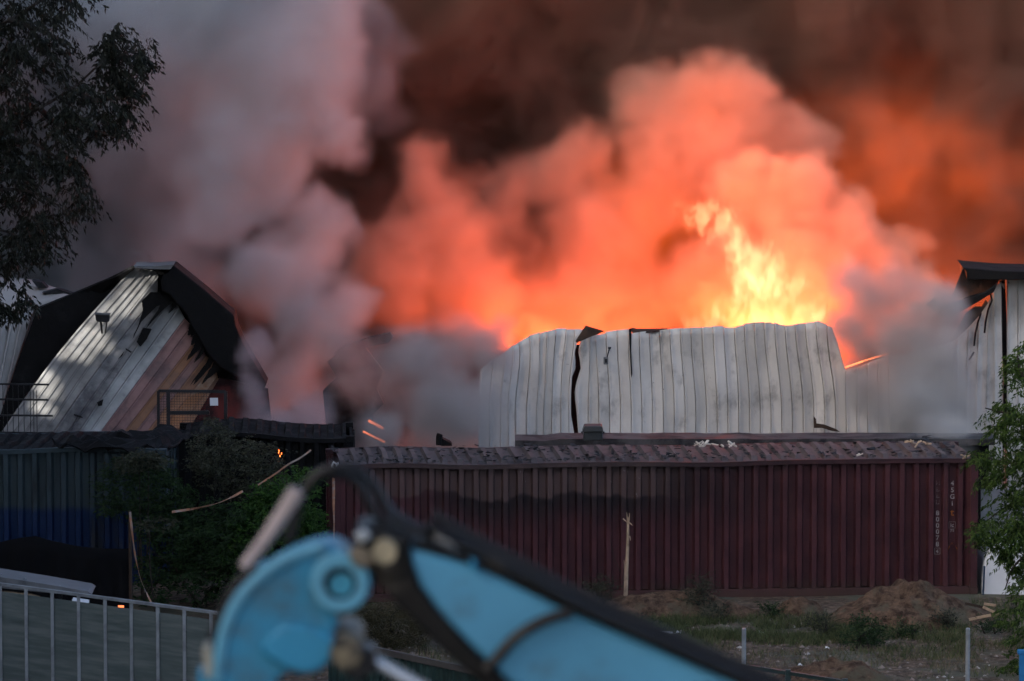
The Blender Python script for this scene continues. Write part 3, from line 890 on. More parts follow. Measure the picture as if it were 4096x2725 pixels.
shrub('grey-green bushy shrub against the blue container side', [(92, 500), (100, 478), (118, 458), (140, 452), (162, 458), (170, 476), (190, 490), (200, 530), (160, 540), (135, 535), (130, 515), (105, 515)], 105, 106.2, 330, M['leaf_shrub'], (.08, .03), 12)
shrub('dusty crown of a shrub at the blue container corner', [(118, 462), (128, 454), (150, 452), (166, 458), (164, 466), (146, 470), (126, 472)], 104.8, 105.2, 60, M['leaf_dusty'], (.09, .03), 10, stems=2)
shrub('dense dark green shrub at the foot of the barrier tape', [(150, 540), (200, 500), (245, 505), (260, 560), (250, 608), (145, 606), (140, 580)], 103.8, 105.6, 420, M['leaf_shrub'], (.085, .036), 12)
shrub('bright green creeper-covered shrub beside the maroon container end', [(232, 512), (260, 490), (290, 470), (312, 470), (322, 500), (322, 560), (318, 606), (235, 608), (225, 560)], 103.9, 105.4, 640, M['leaf_bright'], (.085, .038), 12)
shrub('small shrub with pale round leaves beside the hanging tape', [(142, 524), (160, 520), (176, 520), (176, 528), (160, 530), (144, 530)], 103.6, 103.8, 14, M['leaf_dusty'], (.09, .05), 6, stems=1)
shrub('olive dry bush growing on the dirt beyond the excavator arm', [(350, 640), (356, 612), (372, 604), (395, 606), (415, 614), (430, 630), (432, 648), (400, 650), (352, 650)], 99.5, 101, 420, leafmat('leaf_olive', (.03, .028, .012), (.10, .085, .04), .2), (.06, .014), 14, droop=-.2, name='dry_bush')
shrub('thin dark weed left of the splintered post', [(582, 600), (586, 588), (596, 576), (610, 578), (614, 592), (608, 604), (590, 606)], 103.4, 103.9, 60, M['leaf_dusty'], (.06, .018), 9, name='weed', droop=-.1)
shrub('thin dark weed right of the splintered post', [(684, 600), (690, 584), (700, 572), (710, 582), (712, 598), (704, 606), (690, 606)], 103.4, 103.9, 60, M['leaf_dusty'], (.06, .018), 9, name='weed', droop=-.1)
shrub('low dark weed clump in front of the large dirt mound', [(846, 640), (852, 620), (872, 616), (882, 630), (880, 648), (850, 650)], 100, 100.5, 90, M['leaf_shrub'], (.07, .02), 9, name='weed', droop=-.1)

q = random.Random(55)
for k, (wx, wy, lab) in enumerate(((640, 632, 'ragged weed tuft beside the torn plastic strip'), (716, 622, 'ragged weed tuft behind the first slim grey post'), (770, 618, 'ragged weed tuft between the two small dirt heaps'), (822, 634, 'ragged weed tuft in the grass before the large mound'), (905, 640, 'ragged weed tuft on the bare soil right of the low weed clump'), (945, 630, 'ragged weed tuft beside the second slim grey post'), (990, 634, 'ragged weed tuft below the loose boards'))):
    d = H / math.tan(TH + math.atan((wy - 340.5) / F))
    r_ = q.uniform(7, 12)
    shrub(lab, [(wx - r_, wy), (wx - r_ * .7, wy - r_), (wx, wy - r_ * 1.5), (wx + r_ * .8, wy - r_ * .9), (wx + r_, wy)], d - .15, d + .15, 26, M['leaf_dusty'] if k % 2 else M['leaf_shrub'], (.08, .016), 9, name='weed', droop=-.35, stems=2, group='weed tufts on the dirt yard')
# dirt mounds
def mound(label, px0, px1, ptop, pbase, Y, seed, depth=1.6):
    a = P(px0, pbase, Y)
    b = P(px1, pbase, Y)
    zt = P((px0 + px1) / 2, ptop, Y).z
    cx, hw = (a.x + b.x) / 2, (b.x - a.x) / 2
    g0 = gz(cx, Y)
    hgt = max(.1, zt - g0)
    rows = []
    for j in range(37):
        v = -1 + 2 * j / 36
        row = []
        for i in range(61):
            u = -1 + 2 * i / 60
            x, y = cx + hw * u * 1.08, Y + depth / 2 * v
            r = math.hypot(u + .12 * math.sin(3 * v + seed), v)
            h = hgt * max(0, 1 - r ** 1.6)
            q = Vector((x * 1.9, y * 1.9, seed))
            lump = noise.fractal(q, .9, 2.1, 4)
            h *= 1 + .35 * lump
            h += .06 * max(0, noise.noise(q * 3.1)) * (1 if r < .95 else 0)
            row.append((x, y, gz(x, y) - .03 + max(0, h)))
        rows.append(row)
    return single(MB().grid(rows), 'dirt_mound', M['mound'], label, 'dirt mound', smooth='full', fix=False)
def mound_mat():
    m, n, b = newmat('mound_soil')
    v = coords(n)
    d = noise_node(n, v, 6, 7, .72)
    c = mix(n, rng(n, d, .32, .7), (.050, .030, .020), (.20, .130, .085))
    c = mix(n, rng(n, noise_node(n, v, 1.6, 4), .52, .66), c, (.12, .105, .07))
    n.links.new(c, b.inputs['Base Color'])
    b.inputs['Roughness'].default_value = .95
    b.inputs['Specular IOR Level'].default_value = .1
    bump(n, b, d, 1.0, .09)
    return m
M['mound'] = mound_mat()
mound('large brown dirt mound heaped against the right end of the maroon container', 828, 990, 585, 618, 103.3, 3, 2.6)
mound('small brown dirt heap beside the container foot left of the large mound', 778, 826, 596, 609, 104.2, 8, 1.0)
mound('long low dirt bank around the splintered post', 572, 752, 589, 612, 104.0, 5, 1.5)
mound('dark turned-over soil heap in front of the fence posts', 770, 890, 660, 690, 96.9, 12, 1.4)

# grass and stones, nobody could count them
rn = random.Random(9)
def grass(name, label, zones, mat, hgt, wd):
    v, f = [], []
    for (x0, x1, y0, y1, n) in zones:
        for i in range(n):
            x, y = rn.uniform(x0, x1), rn.uniform(y0, y1)
            if noise.noise(Vector((x * 1.1, y * 1.1, 4))) < -.12 + rn.uniform(-.15, .15): continue
            z = gz(x, y) - .01
            for k in range(3):
                a = rn.uniform(0, 6.28)
                h = hgt * rn.uniform(.4, 1.2)
                p = Vector((x + rn.gauss(0, .03), y + rn.gauss(0, .03), z))
                lean_ = Vector((rn.gauss(0, .45), rn.gauss(0, .45), 1)) * h
                s = Vector((math.cos(a), math.sin(a), 0)) * wd
                k0 = len(v)
                v += [tuple(p - s), tuple(p + s), tuple(p + lean_ * .55 + s * .6), tuple(p + lean_)]
                f += [(k0, k0 + 1, k0 + 2), (k0, k0 + 2, k0 + 3)]
    mb = MB()
    mb.v, mb.f = v, f
    return setp(mb.build(name, mat, fix=False), label, 'grass', kind='stuff')
grass('grass', 'patchy green grass growing over the dirt yard', [(1.0, 9.2, 100.6, 103.6, 5200), (2.6, 6.5, 101.2, 102.8, 2600), (-4, 9.4, 97, 100.5, 900), (6, 10, 99, 103, 1300), (8.6, 10.5, 103, 106, 500), (-3.2, 2, 102.8, 104.8, 700)], M['grass'], .17, .007)
grass('dry_grass', 'dry straw-coloured tufts scattered over the dirt yard', [(-3.5, 2.5, 97.4, 100.2, 1500), (1, 9.4, 98, 101.5, 2600), (2, 9, 101, 104, 1800)], M['grass_dry'], .11, .006)
sv = MB()
for i in range(1100):
    x, y = rn.uniform(-3.5, 9.2), rn.uniform(96.9, 103)
    s = rn.uniform(.012, .045) * (1.7 if rn.random() < .08 else 1)
    vs_ = [Vector((math.cos(a) * s * rn.uniform(.7, 1.3), math.sin(a) * s * rn.uniform(.7, 1.3), 0)) + Vector((x, y, gz(x, y) - .005)) for a in (0, 1.26, 2.5, 3.77, 5)]
    tp = Vector((x, y, gz(x, y) + s * rn.uniform(.5, 1)))
    sv.add(vs_ + [tp], [(0, 1, 5), (1, 2, 5), (2, 3, 5), (3, 4, 5), (4, 0, 5)])
setp(sv.build('stones', pm('stone', (.20, .165, .14), .9, 0, .4, 3, (.45, .43, .40), .8, .56, .62), fix=False), 'small stones strewn over the dirt yard', 'stones', kind='stuff')
def litter(px, py, name, label, w_, h_, seed, mat='white_paint'):
    q = random.Random(seed)
    d = H / math.tan(TH + math.atan((py - 340.5) / F))
    p = P(px, py, d)
    p.z = gz(p.x, p.y)
    rows = [[p + Vector((w_ * (u - .5) + q.gauss(0, w_ * .04), .3 * w_ * (v - .5), h_ * math.sin(math.pi * u) * q.uniform(.5, 1.1) * (1 if v else .4) + .012)) for u in (0, .2, .4, .6, .8, 1)] for v in (0, .5, 1)]
    return single(MB().grid(rows), name, M[mat], label, 'litter', solid=.006)
litter(760, 634, 'plastic_bag', 'crumpled white plastic scrap lying in the grass', .19, .08, 1)
litter(827, 650, 'plastic_bag', 'small round white plastic scrap on bare soil', .09, .06, 2)
litter(655, 636, 'plastic_strip', 'long torn white plastic strip lying across the grass', .62, .05, 3)
litter(678, 635, 'plastic_strip', 'tiny white scrap at the end of the torn plastic strip', .1, .06, 4)
litter(800, 666, 'paper_scrap', 'small pale paper scrap on the stony ground', .07, .04, 5)
litter(676, 604, 'curled_scrap', 'thin curled white scrap on the dirt bank', .05, .12, 6)

# splintered post
t = thing('splintered_post', 'pale splintered wooden post standing in front of the maroon container', 'post', (P(626, 592, 104.2).x, 104.2, .2))
pp = [P(x, y, 104.2) for x, y in ((625.5, 600), (626.2, 585), (626.8, 565), (627.6, 545), (628, 528), (628.2, 520))]
MB().tube(polyline(pp, 12), [.036, .038, .034, .036, .031, .034, .029, .031, .026, .025, .022, .017, .009], 7).build('shaft', M['timber'], t)
for a, b in (((627.6, 526), (626.6, 512)), ((628.2, 525), (629.6, 513)), ((628, 527), (628.4, 517)), ((623, 518.5), (627.5, 523)), ((628.5, 522), (632.5, 525.5)), ((629.5, 536), (630.5, 541)), ((625, 580), (624, 560)), ((624, 600), (624.4, 575))):
    MB().tube([P(*a, 104.15), P((a[0] + b[0]) / 2 + .3, (a[1] + b[1]) / 2, 104.14), P(*b, 104.13)], [.014, .011, .004], 5).build('splinter', M['timber'], t)
MB().tube([P(x, y, 104.15) for x, y in ((625, 592), (622, 575), (615, 560), (611, 545), (610, 535))], [.008, .007, .006, .004, .003], 5).build('twig', M['bark'], t)

# loose boards by the big mound
for k, (a, b, lab) in enumerate((((969, 619.5), (991, 615), 'pale loose board lying flat beside the large dirt mound'), ((983, 608), (1000, 616), 'pale broken board tilted on the loose board pile'), ((984, 606), (996, 607.5), 'short pale offcut on top of the loose boards'), ((965, 606.5), (985, 611), 'dark weathered board sticking out of the large dirt mound'))):
    Yb = 101.6 + .25 * k
    single(MB().bar(P(*a, Yb) + Vector((0, 0, .02 * k)), P(*b, Yb) + Vector((0, 0, .02 * k)), .03, .045), 'loose_board', M['timber'] if k < 3 else M['burnt_timber'], lab, 'board')

# white panels and a blue post at the right end
t = thing('white_van_body', 'white rounded panel body half hidden by the green tree', 'van body', (P(1010, 600, 106.6).x, 106.6, 0))
MB().pxprism([(981.5, 606), (982, 580), (984, 562), (988, 552), (994, 546.5), (1004, 544.5), (1060, 544), (1060, 606)], 106.4, 1.6).build('body', M['white_paint'], t, bevel=.06)
MB().tube([P(x, y, 106.3) for x, y in ((982.6, 603), (983.6, 585), (984.4, 566))], .018, 6).build('seal', pm('seal_blue', (.02, .05, .1), .5), t)
MB().pxprism([(982, 600), (1060, 600), (1060, 606), (982, 606)], 106.3, .06).build('sill', M['galv'], t)
t = thing('blue_post', 'short bright blue post with cap behind the green tree', 'post', (P(1021, 680, 96).x, 96, 0))
bm_ = pm('post_blue', (.02, .18, .42), .45)
MB().pxprism([(1019.5, 700), (1019.5, 652), (1026, 652), (1026, 700)], 96, .12).build('post', bm_, t)
MB().pxprism([(1017.5, 654.5), (1018, 650.5), (1027, 650.5), (1027.5, 654.5)], 95.98, .16).build('cap', bm_, t, bevel=.01)
t = thing('white_box_wall', 'pale grey wall slab behind the green tree at the container end', 'wall', (P(1000, 600, 107.9).x, 107.9, 0))
MB().pxprism([(981, 606), (981, 490), (1060, 488), (1060, 606)], 107.9, .12).build('slab', pm('pale_grey', (.25, .25, .25), .7), t)

# ------------------------------------------------------------------ fences and netting
def top_at(px, py, z):
    a = TH + math.atan((py - 340.5) / F)
    return P(px, py, (H - z) / math.tan(a))
FT = [top_at(-60, 576, 2.0), top_at(0, 584, 2.0), top_at(105, 598, 2.0), top_at(211, 612, 2.0), top_at(262, 621, 2.0)]
t = thing('mesh_fence', 'grey fence of framed dark mesh panels with galvanised posts', 'fence', (FT[2].x, FT[2].y, 0))
def panel_mat():
    m, n, b = newmat('fence_mesh')
    v = coords(n)
    s = noise_node(n, v, 3, 4, .6, (.25, .25, 3))
    c = mix(n, rng(n, s, .35, .7), (.10, .135, .13), (.19, .225, .215))
    n.links.new(c, b.inputs['Base Color'])
    b.inputs['Roughness'].default_value = .6
    wv = n.nodes.new('ShaderNodeTexWave')
    wv.inputs['Scale'].default_value = 18
    n.links.new(v, wv.inputs['Vector'])
    n.links.new(rng(n, wv.outputs[1], 0, 1, .86, .97), b.inputs['Alpha'])
    return m
pmx = panel_mat()
acc = 0
path = []
for a, b in zip(FT, FT[1:]):
    d = (b - a)
    nst = max(1, round((b.x - a.x) / .47))
    path += [a + d * (k / nst) for k in range(nst)]
path.append(FT[-1])
for i, p in enumerate(path):
    base = gz(p.x, p.y)
    MB().box((p.x, p.y, (p.z + base) / 2), (.058, .05, p.z - base)).build('post', M['galv'], t, bevel=.008)
    if i + 1 < len(path):
        q = path[i + 1]
        MB().bar(p + Vector((0, 0, .0)), q + Vector((0, 0, .0)), .05, .05).build('top_rail', M['galv'], t)
        m = (p + q) / 2
        MB().add([Vector((p.x, p.y + .03, base)), Vector((q.x, q.y + .03, base)), Vector((q.x, q.y + .03, q.z - .13)), Vector((p.x, p.y + .03, p.z - .13))], [(0, 1, 2, 3)]).build('mesh_panel', pmx, t, solid=.008)
g1_, g2_ = top_at(330, 640, 1.7), top_at(560, 690, 1.7)
t = thing('sheet_fence', 'dark green sheet fence with a dusty top rail below the excavator arm', 'fence', (g1_.x, g1_.y, 0))
gm_ = pm('fence_green', (.012, .035, .033), .6, 0, .4, 3)
nst = 9
for k in range(nst):
    a_, b_ = g1_.lerp(g2_, k / nst), g1_.lerp(g2_, (k + 1) / nst)
    MB().bar(a_, b_, .05, .10).build('top_rail', pm('dusty_rail', (.07, .065, .06), .7) if k == 0 else M['dusty_rail'], t)
    if k == 0: M['dusty_rail'] = bpy.data.materials['dusty_rail']
    rows_ = [[Vector((a_.lerp(b_, u / 8).x, a_.lerp(b_, u / 8).y + (.0 if u % 2 else .04), z_)) for u in range(9)] for z_ in (gz(a_.x, a_.y) - .1, a_.z - .04)]
    MB().grid(rows_).build('sheet', gm_, t, solid=.006)
    MB().box((a_.x, a_.y + .08, a_.z / 2 + gz(a_.x, a_.y) / 2), (.06, .06, a_.z - gz(a_.x, a_.y))).build('post', gm_, t)
# light sheet and junk behind the fence
t = thing('metal_sheet', 'long pale grey metal sheet resting on trestles behind the mesh fence', 'metal sheet', P(30, 590, 97.5))
MB().pxprism([(-40, 570), (0, 577), (45, 584), (88, 591.5), (92, 594), (60, 594), (20, 590), (-40, 584)], 97.2, .9).build('sheet', M['grey_metal'], t)
MB().pxprism([(-40, 587), (30, 594), (40, 597), (-40, 593)], 97.3, .1).build('edge_board', M['timber'], t)
for x in (-30, 15, 60): MB().bar(Vector((P(x, 590, 97.6).x, 97.6, 0)), P(x, 592, 97.6), .07).build('trestle', M['dark_metal'], t)
for x, y in ((1, 574.5), (24, 579), (26, 580.5), (59, 586), (81, 590.5), (84, 590.8)): MB().tube([P(x, y + 2.5, 97.3), P(x, y, 97.3), P(x + .8, y - .8, 97.3)], .016, 5).build('hook', M['galv'], t)
single(MB().pxprism([(72, 600), (88, 602.5), (88, 605), (72, 603)], 96.8, .3), 'white_plank', M['white_paint'], 'short white plank lying behind the mesh fence', 'plank')
single(MB().box(P(121, 606.5, 97.3), (.1, .05, .03)), 'ember_scrap', M['ember_dim'], 'small glowing orange scrap just behind the mesh fence', 'embers')

# black shade netting
rows = []
for k in range(7):
    v = k / 6
    row = []
    for i in range(49):
        px = -40 + 172 * i / 48
        ty = lerp_tab([(-40, 548), (0, 542), (20, 538), (36, 535.5), (50, 540), (75, 546), (100, 548), (125, 549), (150, 547)], px)
        p = P(px, ty, 103.0)
        z = p.z * (1 - v)
        row.append(Vector((p.x, 103 + .05 * math.sin(px * .3) * v + .04 * math.sin(px * .11 + k), z)))
    rows.append(row)
t = thing('shade_netting', 'black shade netting hung in a sagging line in front of the blue container', 'netting', (P(50, 590, 103).x, 103, 0))
MB().grid(rows).build('net', M['tarp_black'], t, smooth=True, solid=.01)
for px in (-20, 36, 95, 131):
    p = P(px, 548, 103.08)
    MB().tube([(p.x, 103.08, 0), (p.x, 103.08, p.z)], .025, 6).build('stake', M['dark_metal'], t)

# barrier tape
def ribbon(pts, Y, w_, n=26, tw=0.0):
    pl = polyline([P(x, y, Y) for x, y in pts], n)
    rows = []
    for i, p in enumerate(pl):
        d = (pl[min(i + 1, n)] - pl[max(i - 1, 0)]).normalized()
        s = d.cross(Vector((0, 1, 0))).normalized()
        a = tw * i / n * 6.283 + .25 * math.sin(i * .9)
        s = Matrix.Rotation(a, 3, d) @ s
        rows.append([p - s * w_ / 2, p + s * w_ / 2])
    return MB().grid(rows)
for k, (pts, Y, w_, lab) in enumerate((([(311, 450), (300, 458), (288, 464.5), (275, 474), (258, 485)], 104.6, .032, 'straight taut barrier tape rising to the container roof corner'),
                                       ([(243, 491), (232, 497), (218, 503), (200, 507.5), (172, 512)], 104.4, .045, 'twisted orange barrier tape sagging through the green shrubs'),
                                       ([(130, 512), (131, 522), (133, 540), (136, 560), (141, 580), (147, 594), (152, 604)], 102.8, .045, 'loose orange barrier tape end hanging down to the mesh fence'))):
    single(ribbon(pts, Y, w_, tw=(.0, .55, .35)[k]), 'barrier_tape', M['tape'], lab, 'tape', 'pieces of barrier tape', solid=.003)
t = thing('barrier_tape', 'pale barrier tape tied down the left corner of the maroon container', 'tape', P(334, 540, YC - .1), 'pieces of barrier tape')
MB().grid([[P(x - w2, y, YC - .06), P(x + w2, y, YC - .06)] for x, y, w2 in ((333.5, 478, 1.2), (333.8, 492, 1.3), (333.6, 505, 1.2), (334, 520, .8), (334, 535, .7), (334, 543, .5))]).build('strip', M['tape'], t, solid=.003)
MB().tube([P(x, y, YC - .06) for x, y in ((333, 470), (332, 465.5), (333.5, 462), (336.5, 464), (336, 468), (338, 462.5))], .022, 6).build('knot', M['white_paint'], t)
single(MB().tube([(P(130, 520, 102.9).x, 102.9, 0), (P(130, 520, 102.9).x, 102.9, P(130, 511, 102.9).z)], .03, 7), 'stake', M['burnt_timber'], 'thin dark stake carrying the hanging barrier tape end', 'stake')

# thin grey posts and low rail
for px, lab in ((744, 'slim grey metal post nearer the low green railing'), (968, 'slim grey metal post nearer the large dirt mound')):
    p = top_at(px, 628, 1.45)
    t = thing('metal_post', lab, 'post', (p.x, p.y, 0), 'slim metal posts')
    g0 = gz(p.x, p.y)
    MB().tube([(p.x, p.y, g0 - .1), (p.x, p.y, 1.43)], .038, 10).build('pole', M['galv'], t, smooth=True)
    MB().tube([(p.x, p.y, 1.43), (p.x, p.y, 1.45)], [.042, .03], 10).build('cap', M['galv'], t, smooth=True)
t = thing('low_railing', 'low dark green metal railing in front of the dirt yard', 'railing', top_at(765, 672, 1.0) * Vector((1, 1, 0)) if False else Vector((top_at(765, 672, 1.0).x, top_at(765, 672, 1.0).y, 0)))
dg = pm('rail_green', (.02, .045, .045), .5)
ra, rb_ = top_at(732, 664, 1.05), top_at(845, 682, 1.05)
MB().bar(ra, rb_, .06, .06).build('rail', dg, t)
for u in (0, .5, 1):
    p = ra.lerp(rb_, u)
    MB().box((p.x, p.y - .01, (p.z + .06 + gz(p.x, p.y)) / 2), (.09, .09, p.z + .06 - gz(p.x, p.y))).build('post', dg, t, bevel=.01)
p = ra.lerp(rb_, .5)
MB().bar(ra - Vector((0, 0, .5)), rb_ - Vector((0, 0, .5)), .05, .05).build('rail', dg, t)

# ------------------------------------------------------------------ excavator, close to the camera and out of focus
def paint(name, col):
    m, n, b = newmat(name)
    v = coords(n)
    t1 = noise_node(n, v, 1.3, 5, .6)
    c = mix(n, rng(n, t1, .3, .7), tuple(x * .9 for x in col), tuple(min(1, x * 1.08) for x in col))
    c = mix(n, mth(n, 'MULTIPLY', rng(n, noise_node(n, v, 3, 6, .7), .50, .68), .6), c, (.05, .09, .11))
    n.links.new(c, b.inputs['Base Color'])
    b.inputs['Roughness'].default_value = .5
    b.inputs['Specular IOR Level'].default_value = .3
    return m
M['cyan'] = paint('excavator_blue', (.024, .20, .35))
M['cyan_boom'] = paint('excavator_boom_blue', (.066, .25, .40))
M['cyan_rim'] = paint('excavator_rim', (.085, .28, .41))
M['black_grease_and_shade'] = pm('black_grease_and_shade', (.004, .004, .004), .6, 0, .5, 4, (.03, .027, .022), 3, .55, .7, spec=.2)
def q3(x, y): return (175 + x / 6.734, 450 + y / 6.734)
def q2(x, y): return f1(x, y)
YE = 29.0
GE = 8.3
t = thing('excavator', 'light blue excavator with bent boom and arm rising in the foreground', 'excavator', (4.2, YE, GE))
ex = t
def ep(pts, Y, th, nm, mat, parent=None, bev=.02, f=q3, **k):
    return MB().pxprism([f(*p) for p in pts], Y, th).build(nm, mat, parent or ex, bevel=bev, smooth=True, **k)
# arm (stick): curved back, carrying down out of the frame to the bucket
arm = ep([(200, 2600), (262, 1800), (285, 1557), (310, 1350), (350, 1180), (430, 1010), (540, 890), (640, 800), (780, 720), (900, 675), (1000, 650), (1070, 655), (1160, 700), (1210, 760), (1290, 830), (1345, 870), (1300, 980), (1230, 1060), (1130, 1095), (1070, 1120), (1110, 1165), (1040, 1240), (1090, 1280), (1065, 1420), (900, 1500), (760, 1490), (680, 1560), (640, 1800), (560, 2600)], YE - .2, .42, 'arm', M['cyan'])
ep([(560, 1360), (620, 1270), (700, 1180), (780, 1165), (900, 1190), (1040, 1235), (1085, 1290), (1060, 1425), (960, 1500), (850, 1515), (740, 1480), (640, 1420)], YE - .27, .07, 'cylinder_lug', M['cyan'], arm, .03)
# arm edge flange
fl_in = [(285, 1557), (310, 1350), (350, 1180), (430, 1010), (540, 890), (640, 800), (780, 720), (1000, 650)]
MB().tube([P(*q3(*p), YE - .2) for p in polyline(fl_in, 20)], .035, 8).build('weld_bead', M['cyan_rim'], arm, smooth=True)
def disc(nm, px, py, r, Y, th, mat, parent, hole=None, n=32):
    c = P(*q3(px, py), Y)
    mb = MB()
    ring = [(r, 0), (r, th)] if not hole else [(hole, 0), (r - .015, 0), (r, .015), (r, th)]
    vs, fs = [], []
    m = len(ring)
    for k in range(n):
        a = 2 * math.pi * k / n
        for rr_, y in ring: vs.append(c + Vector((math.cos(a) * rr_, y, math.sin(a) * rr_)))
    for k in range(n):
        k2 = (k + 1) % n
        for j in range(m - 1): fs.append((k * m + j, k * m + j + 1, k2 * m + j + 1, k2 * m + j))
    if hole:
        vs2 = len(vs)
        for k in range(n):
            a = 2 * math.pi * k / n
            vs.append(c + Vector((math.cos(a) * hole, .06, math.sin(a) * hole)))
        for k in range(n): fs.append((k * m, vs2 + k, vs2 + (k + 1) % n, ((k + 1) % n) * m))
    else:
        fs.append(tuple(k * m for k in range(n)))
    return mb.add(vs, fs).build(nm, mat, parent, smooth=True)
boss = disc('pin_boss', 1110, 900, .155, YE - .30, .12, M['cyan_rim'], arm, hole=.088)
disc('bearing_ring', 1112, 903, .086, YE - .262, .1, M['black_grease_and_shade'], boss)
disc('pivot_pin', 1118, 908, .058, YE - .285, .1, pm('pin_blue', (.03, .22, .34), .4), boss)
disc('lug_pin', 1150, 1370, .082, YE - .33, .7, pm('pin_brass', (.16, .135, .085), .6, .1, .4, 9, (.03, .03, .03), 6, .45, .6), arm)
# boom, going down to the right out of the frame
boom = ep([(940, 1262), (1000, 1278), (1100, 1308), (1300, 1405), (1500, 1490), (1690, 1568), (2100, 1760), (2700, 2140), (2600, 2300), (2100, 2130), (1600, 1880), (1290, 1660), (1165, 1568), (1085, 1490), (1010, 1410), (965, 1350), (945, 1305)], YE - .22, .5, 'boom', M['cyan_boom'], None, .03, q2)
MB().grid([[P(*q2(*p), YE - .225) + Vector((0, w2, .014)) for w2 in (0, .17, .34, .52)] for p in polyline([(950, 1262), (1000, 1275), (1100, 1305), (1300, 1402), (1500, 1487), (1690, 1565), (2100, 1757)], 24)]).build('top_plate', M['black_grease_and_shade'], boom, solid=.02)
ep([(880, 1225), (940, 1240), (950, 1300), (968, 1350), (1012, 1412), (1088, 1492), (1168, 1570), (1300, 1672), (1280, 1710), (1150, 1610), (1040, 1520), (960, 1440), (900, 1380), (868, 1340), (858, 1290)], YE - .26, .55, 'boom_shade_plate', M['black_grease_and_shade'], boom, .02, q2)  # plate whose black also stands in for the shadow band under the boom
ep([(815, 1225), (850, 1215), (905, 1232), (935, 1245), (920, 1330), (880, 1340), (850, 1300), (820, 1280)], YE - .28, .5, 'knuckle_bracket', M['black_grease_and_shade'], boom, .02, q2)
disc('knuckle_pin', 1410, 690, .062, YE - .36, .7, pm('pin_cream', (.24, .21, .14), .6, 0, .4, 9, (.04, .035, .03), 6, .5, .62), boom)
ep([(1200, 580), (1265, 545), (1310, 560), (1320, 600), (1240, 640)], YE - .36, .1, 'grease_block', pm('pale_block', (.25, .28, .3), .5), boom, .015)
ep([(1160, 690), (1250, 650), (1330, 700), (1320, 800), (1210, 790)], YE - .34, .1, 'link_plate', pm('dusty_plate', (.13, .11, .08), .7), boom, .015)
# pipes and hoses along the boom
for k, (dx, mt, r) in enumerate(((0, 'black_grease_and_shade', .03), (-6, 'rubber', .03), (10, 'rubber', .026))):
    pts = polyline([(985 + dx, 1222 - dx), (1060, 1262 - dx), (1200, 1335 - dx), (1340, 1412 - dx), (1500, 1482 - dx), (1680, 1562 - dx), (2100, 1745 - dx)], 18)
    MB().tube([P(*q2(*p), YE - .24) + Vector((0, .16 * k, .02)) for p in pts], r, 8).build('hydraulic_pipe', M[mt], boom, smooth=True)
ep([(1082, 1290), (1094, 1288), (1098, 1312), (1086, 1316)], YE - .28, .3, 'pipe_clamp', M['cyan'], boom, .01, q2)
ep([(1000, 1225), (1050, 1250), (1046, 1268), (996, 1244)], YE - .27, .2, 'pipe_coupling', M['grey_metal'], boom, .015, q2)
hoses = [[(700, 1128), (730, 1092), (780, 1072), (830, 1085), (870, 1130), (905, 1190), (985, 1232)], [(690, 1140), (715, 1110), (770, 1092), (820, 1108), (850, 1160), (880, 1200), (930, 1232)], [(705, 1125), (750, 1085), (800, 1082), (850, 1112), (890, 1165), (960, 1215), (1060, 1270)],
         [(590, 1305), (545, 1345), (512, 1400), (492, 1460), (482, 1500)], [(600, 1300), (565, 1340), (530, 1390), (505, 1450), (490, 1500)], [(690, 1120), (680, 1190), (665, 1250)]]
for k, h in enumerate(hoses):
    MB().tube([P(*q2(*p), YE - .12 + .07 * k) for p in polyline(h, 20)], .024 if k < 3 else .026, 8).build('hydraulic_hose', M['rubber'], ex, smooth=True)
MB().tube([P(*q2(*p), YE - .3) for p in polyline([(1118, 1545), (1150, 1508), (1180, 1474), (1225, 1442), (1275, 1420), (1315, 1410)], 12)], .03, 8).build('hydraulic_hose', M['rubber'], boom, smooth=True)
MB().tube([P(*q2(*p), YE - .16) for p in polyline([(686, 1128), (652, 1180), (612, 1240), (560, 1305)], 10)], [.042, .045, .043, .042, .04, .04, .038, .036, .034, .03, .026], 10).build('hose_sleeve', pm('sleeve', (.34, .29, .29), .7, 0, .25, 3, (.36, .10, .09), 2.6, .55, .64), ex, smooth=True)
ep([(600, 1300), (612, 1296), (632, 1322), (618, 1332), (590, 1310)], YE - .2, .15, 'hose_bracket', M['cyan'], arm, .01, q2)
ep([(468, 1490), (484, 1485), (492, 1530), (488, 1560), (470, 1562)], YE - .2, .15, 'hose_fitting', pm('fitting', (.34, .33, .27), .5), arm, .01, q2)
ep([(455, 1545), (500, 1552), (500, 1600), (455, 1600)], YE - .18, .2, 'hose_bracket', M['cyan'], arm, .01, q2)
ep([(850, 1290), (905, 1262), (918, 1330), (868, 1345), (845, 1330)], YE - .1, .2, 'linkage', M['dark_metal'], boom, .01, q2)
# bucket linkage cylinder, bright rod
MB().tube([P(*q2(860, 1520), YE - .1), P(*q2(1020, 1610), YE - .1)], .035, 12).build('cylinder_rod', pm('chrome', (.62, .68, .75), .22, .6, .05), ex, smooth=True)
MB().tube([P(*q2(1020, 1610), YE - .1), P(*q2(1700, 2000), YE - .1)], .085, 14).build('cylinder', M['cyan'], ex, smooth=True)
ep([(800, 1490), (862, 1500), (870, 1545), (820, 1570), (790, 1550)], YE - .22, .3, 'rod_eye', M['dark_metal'], arm, .015, q2)
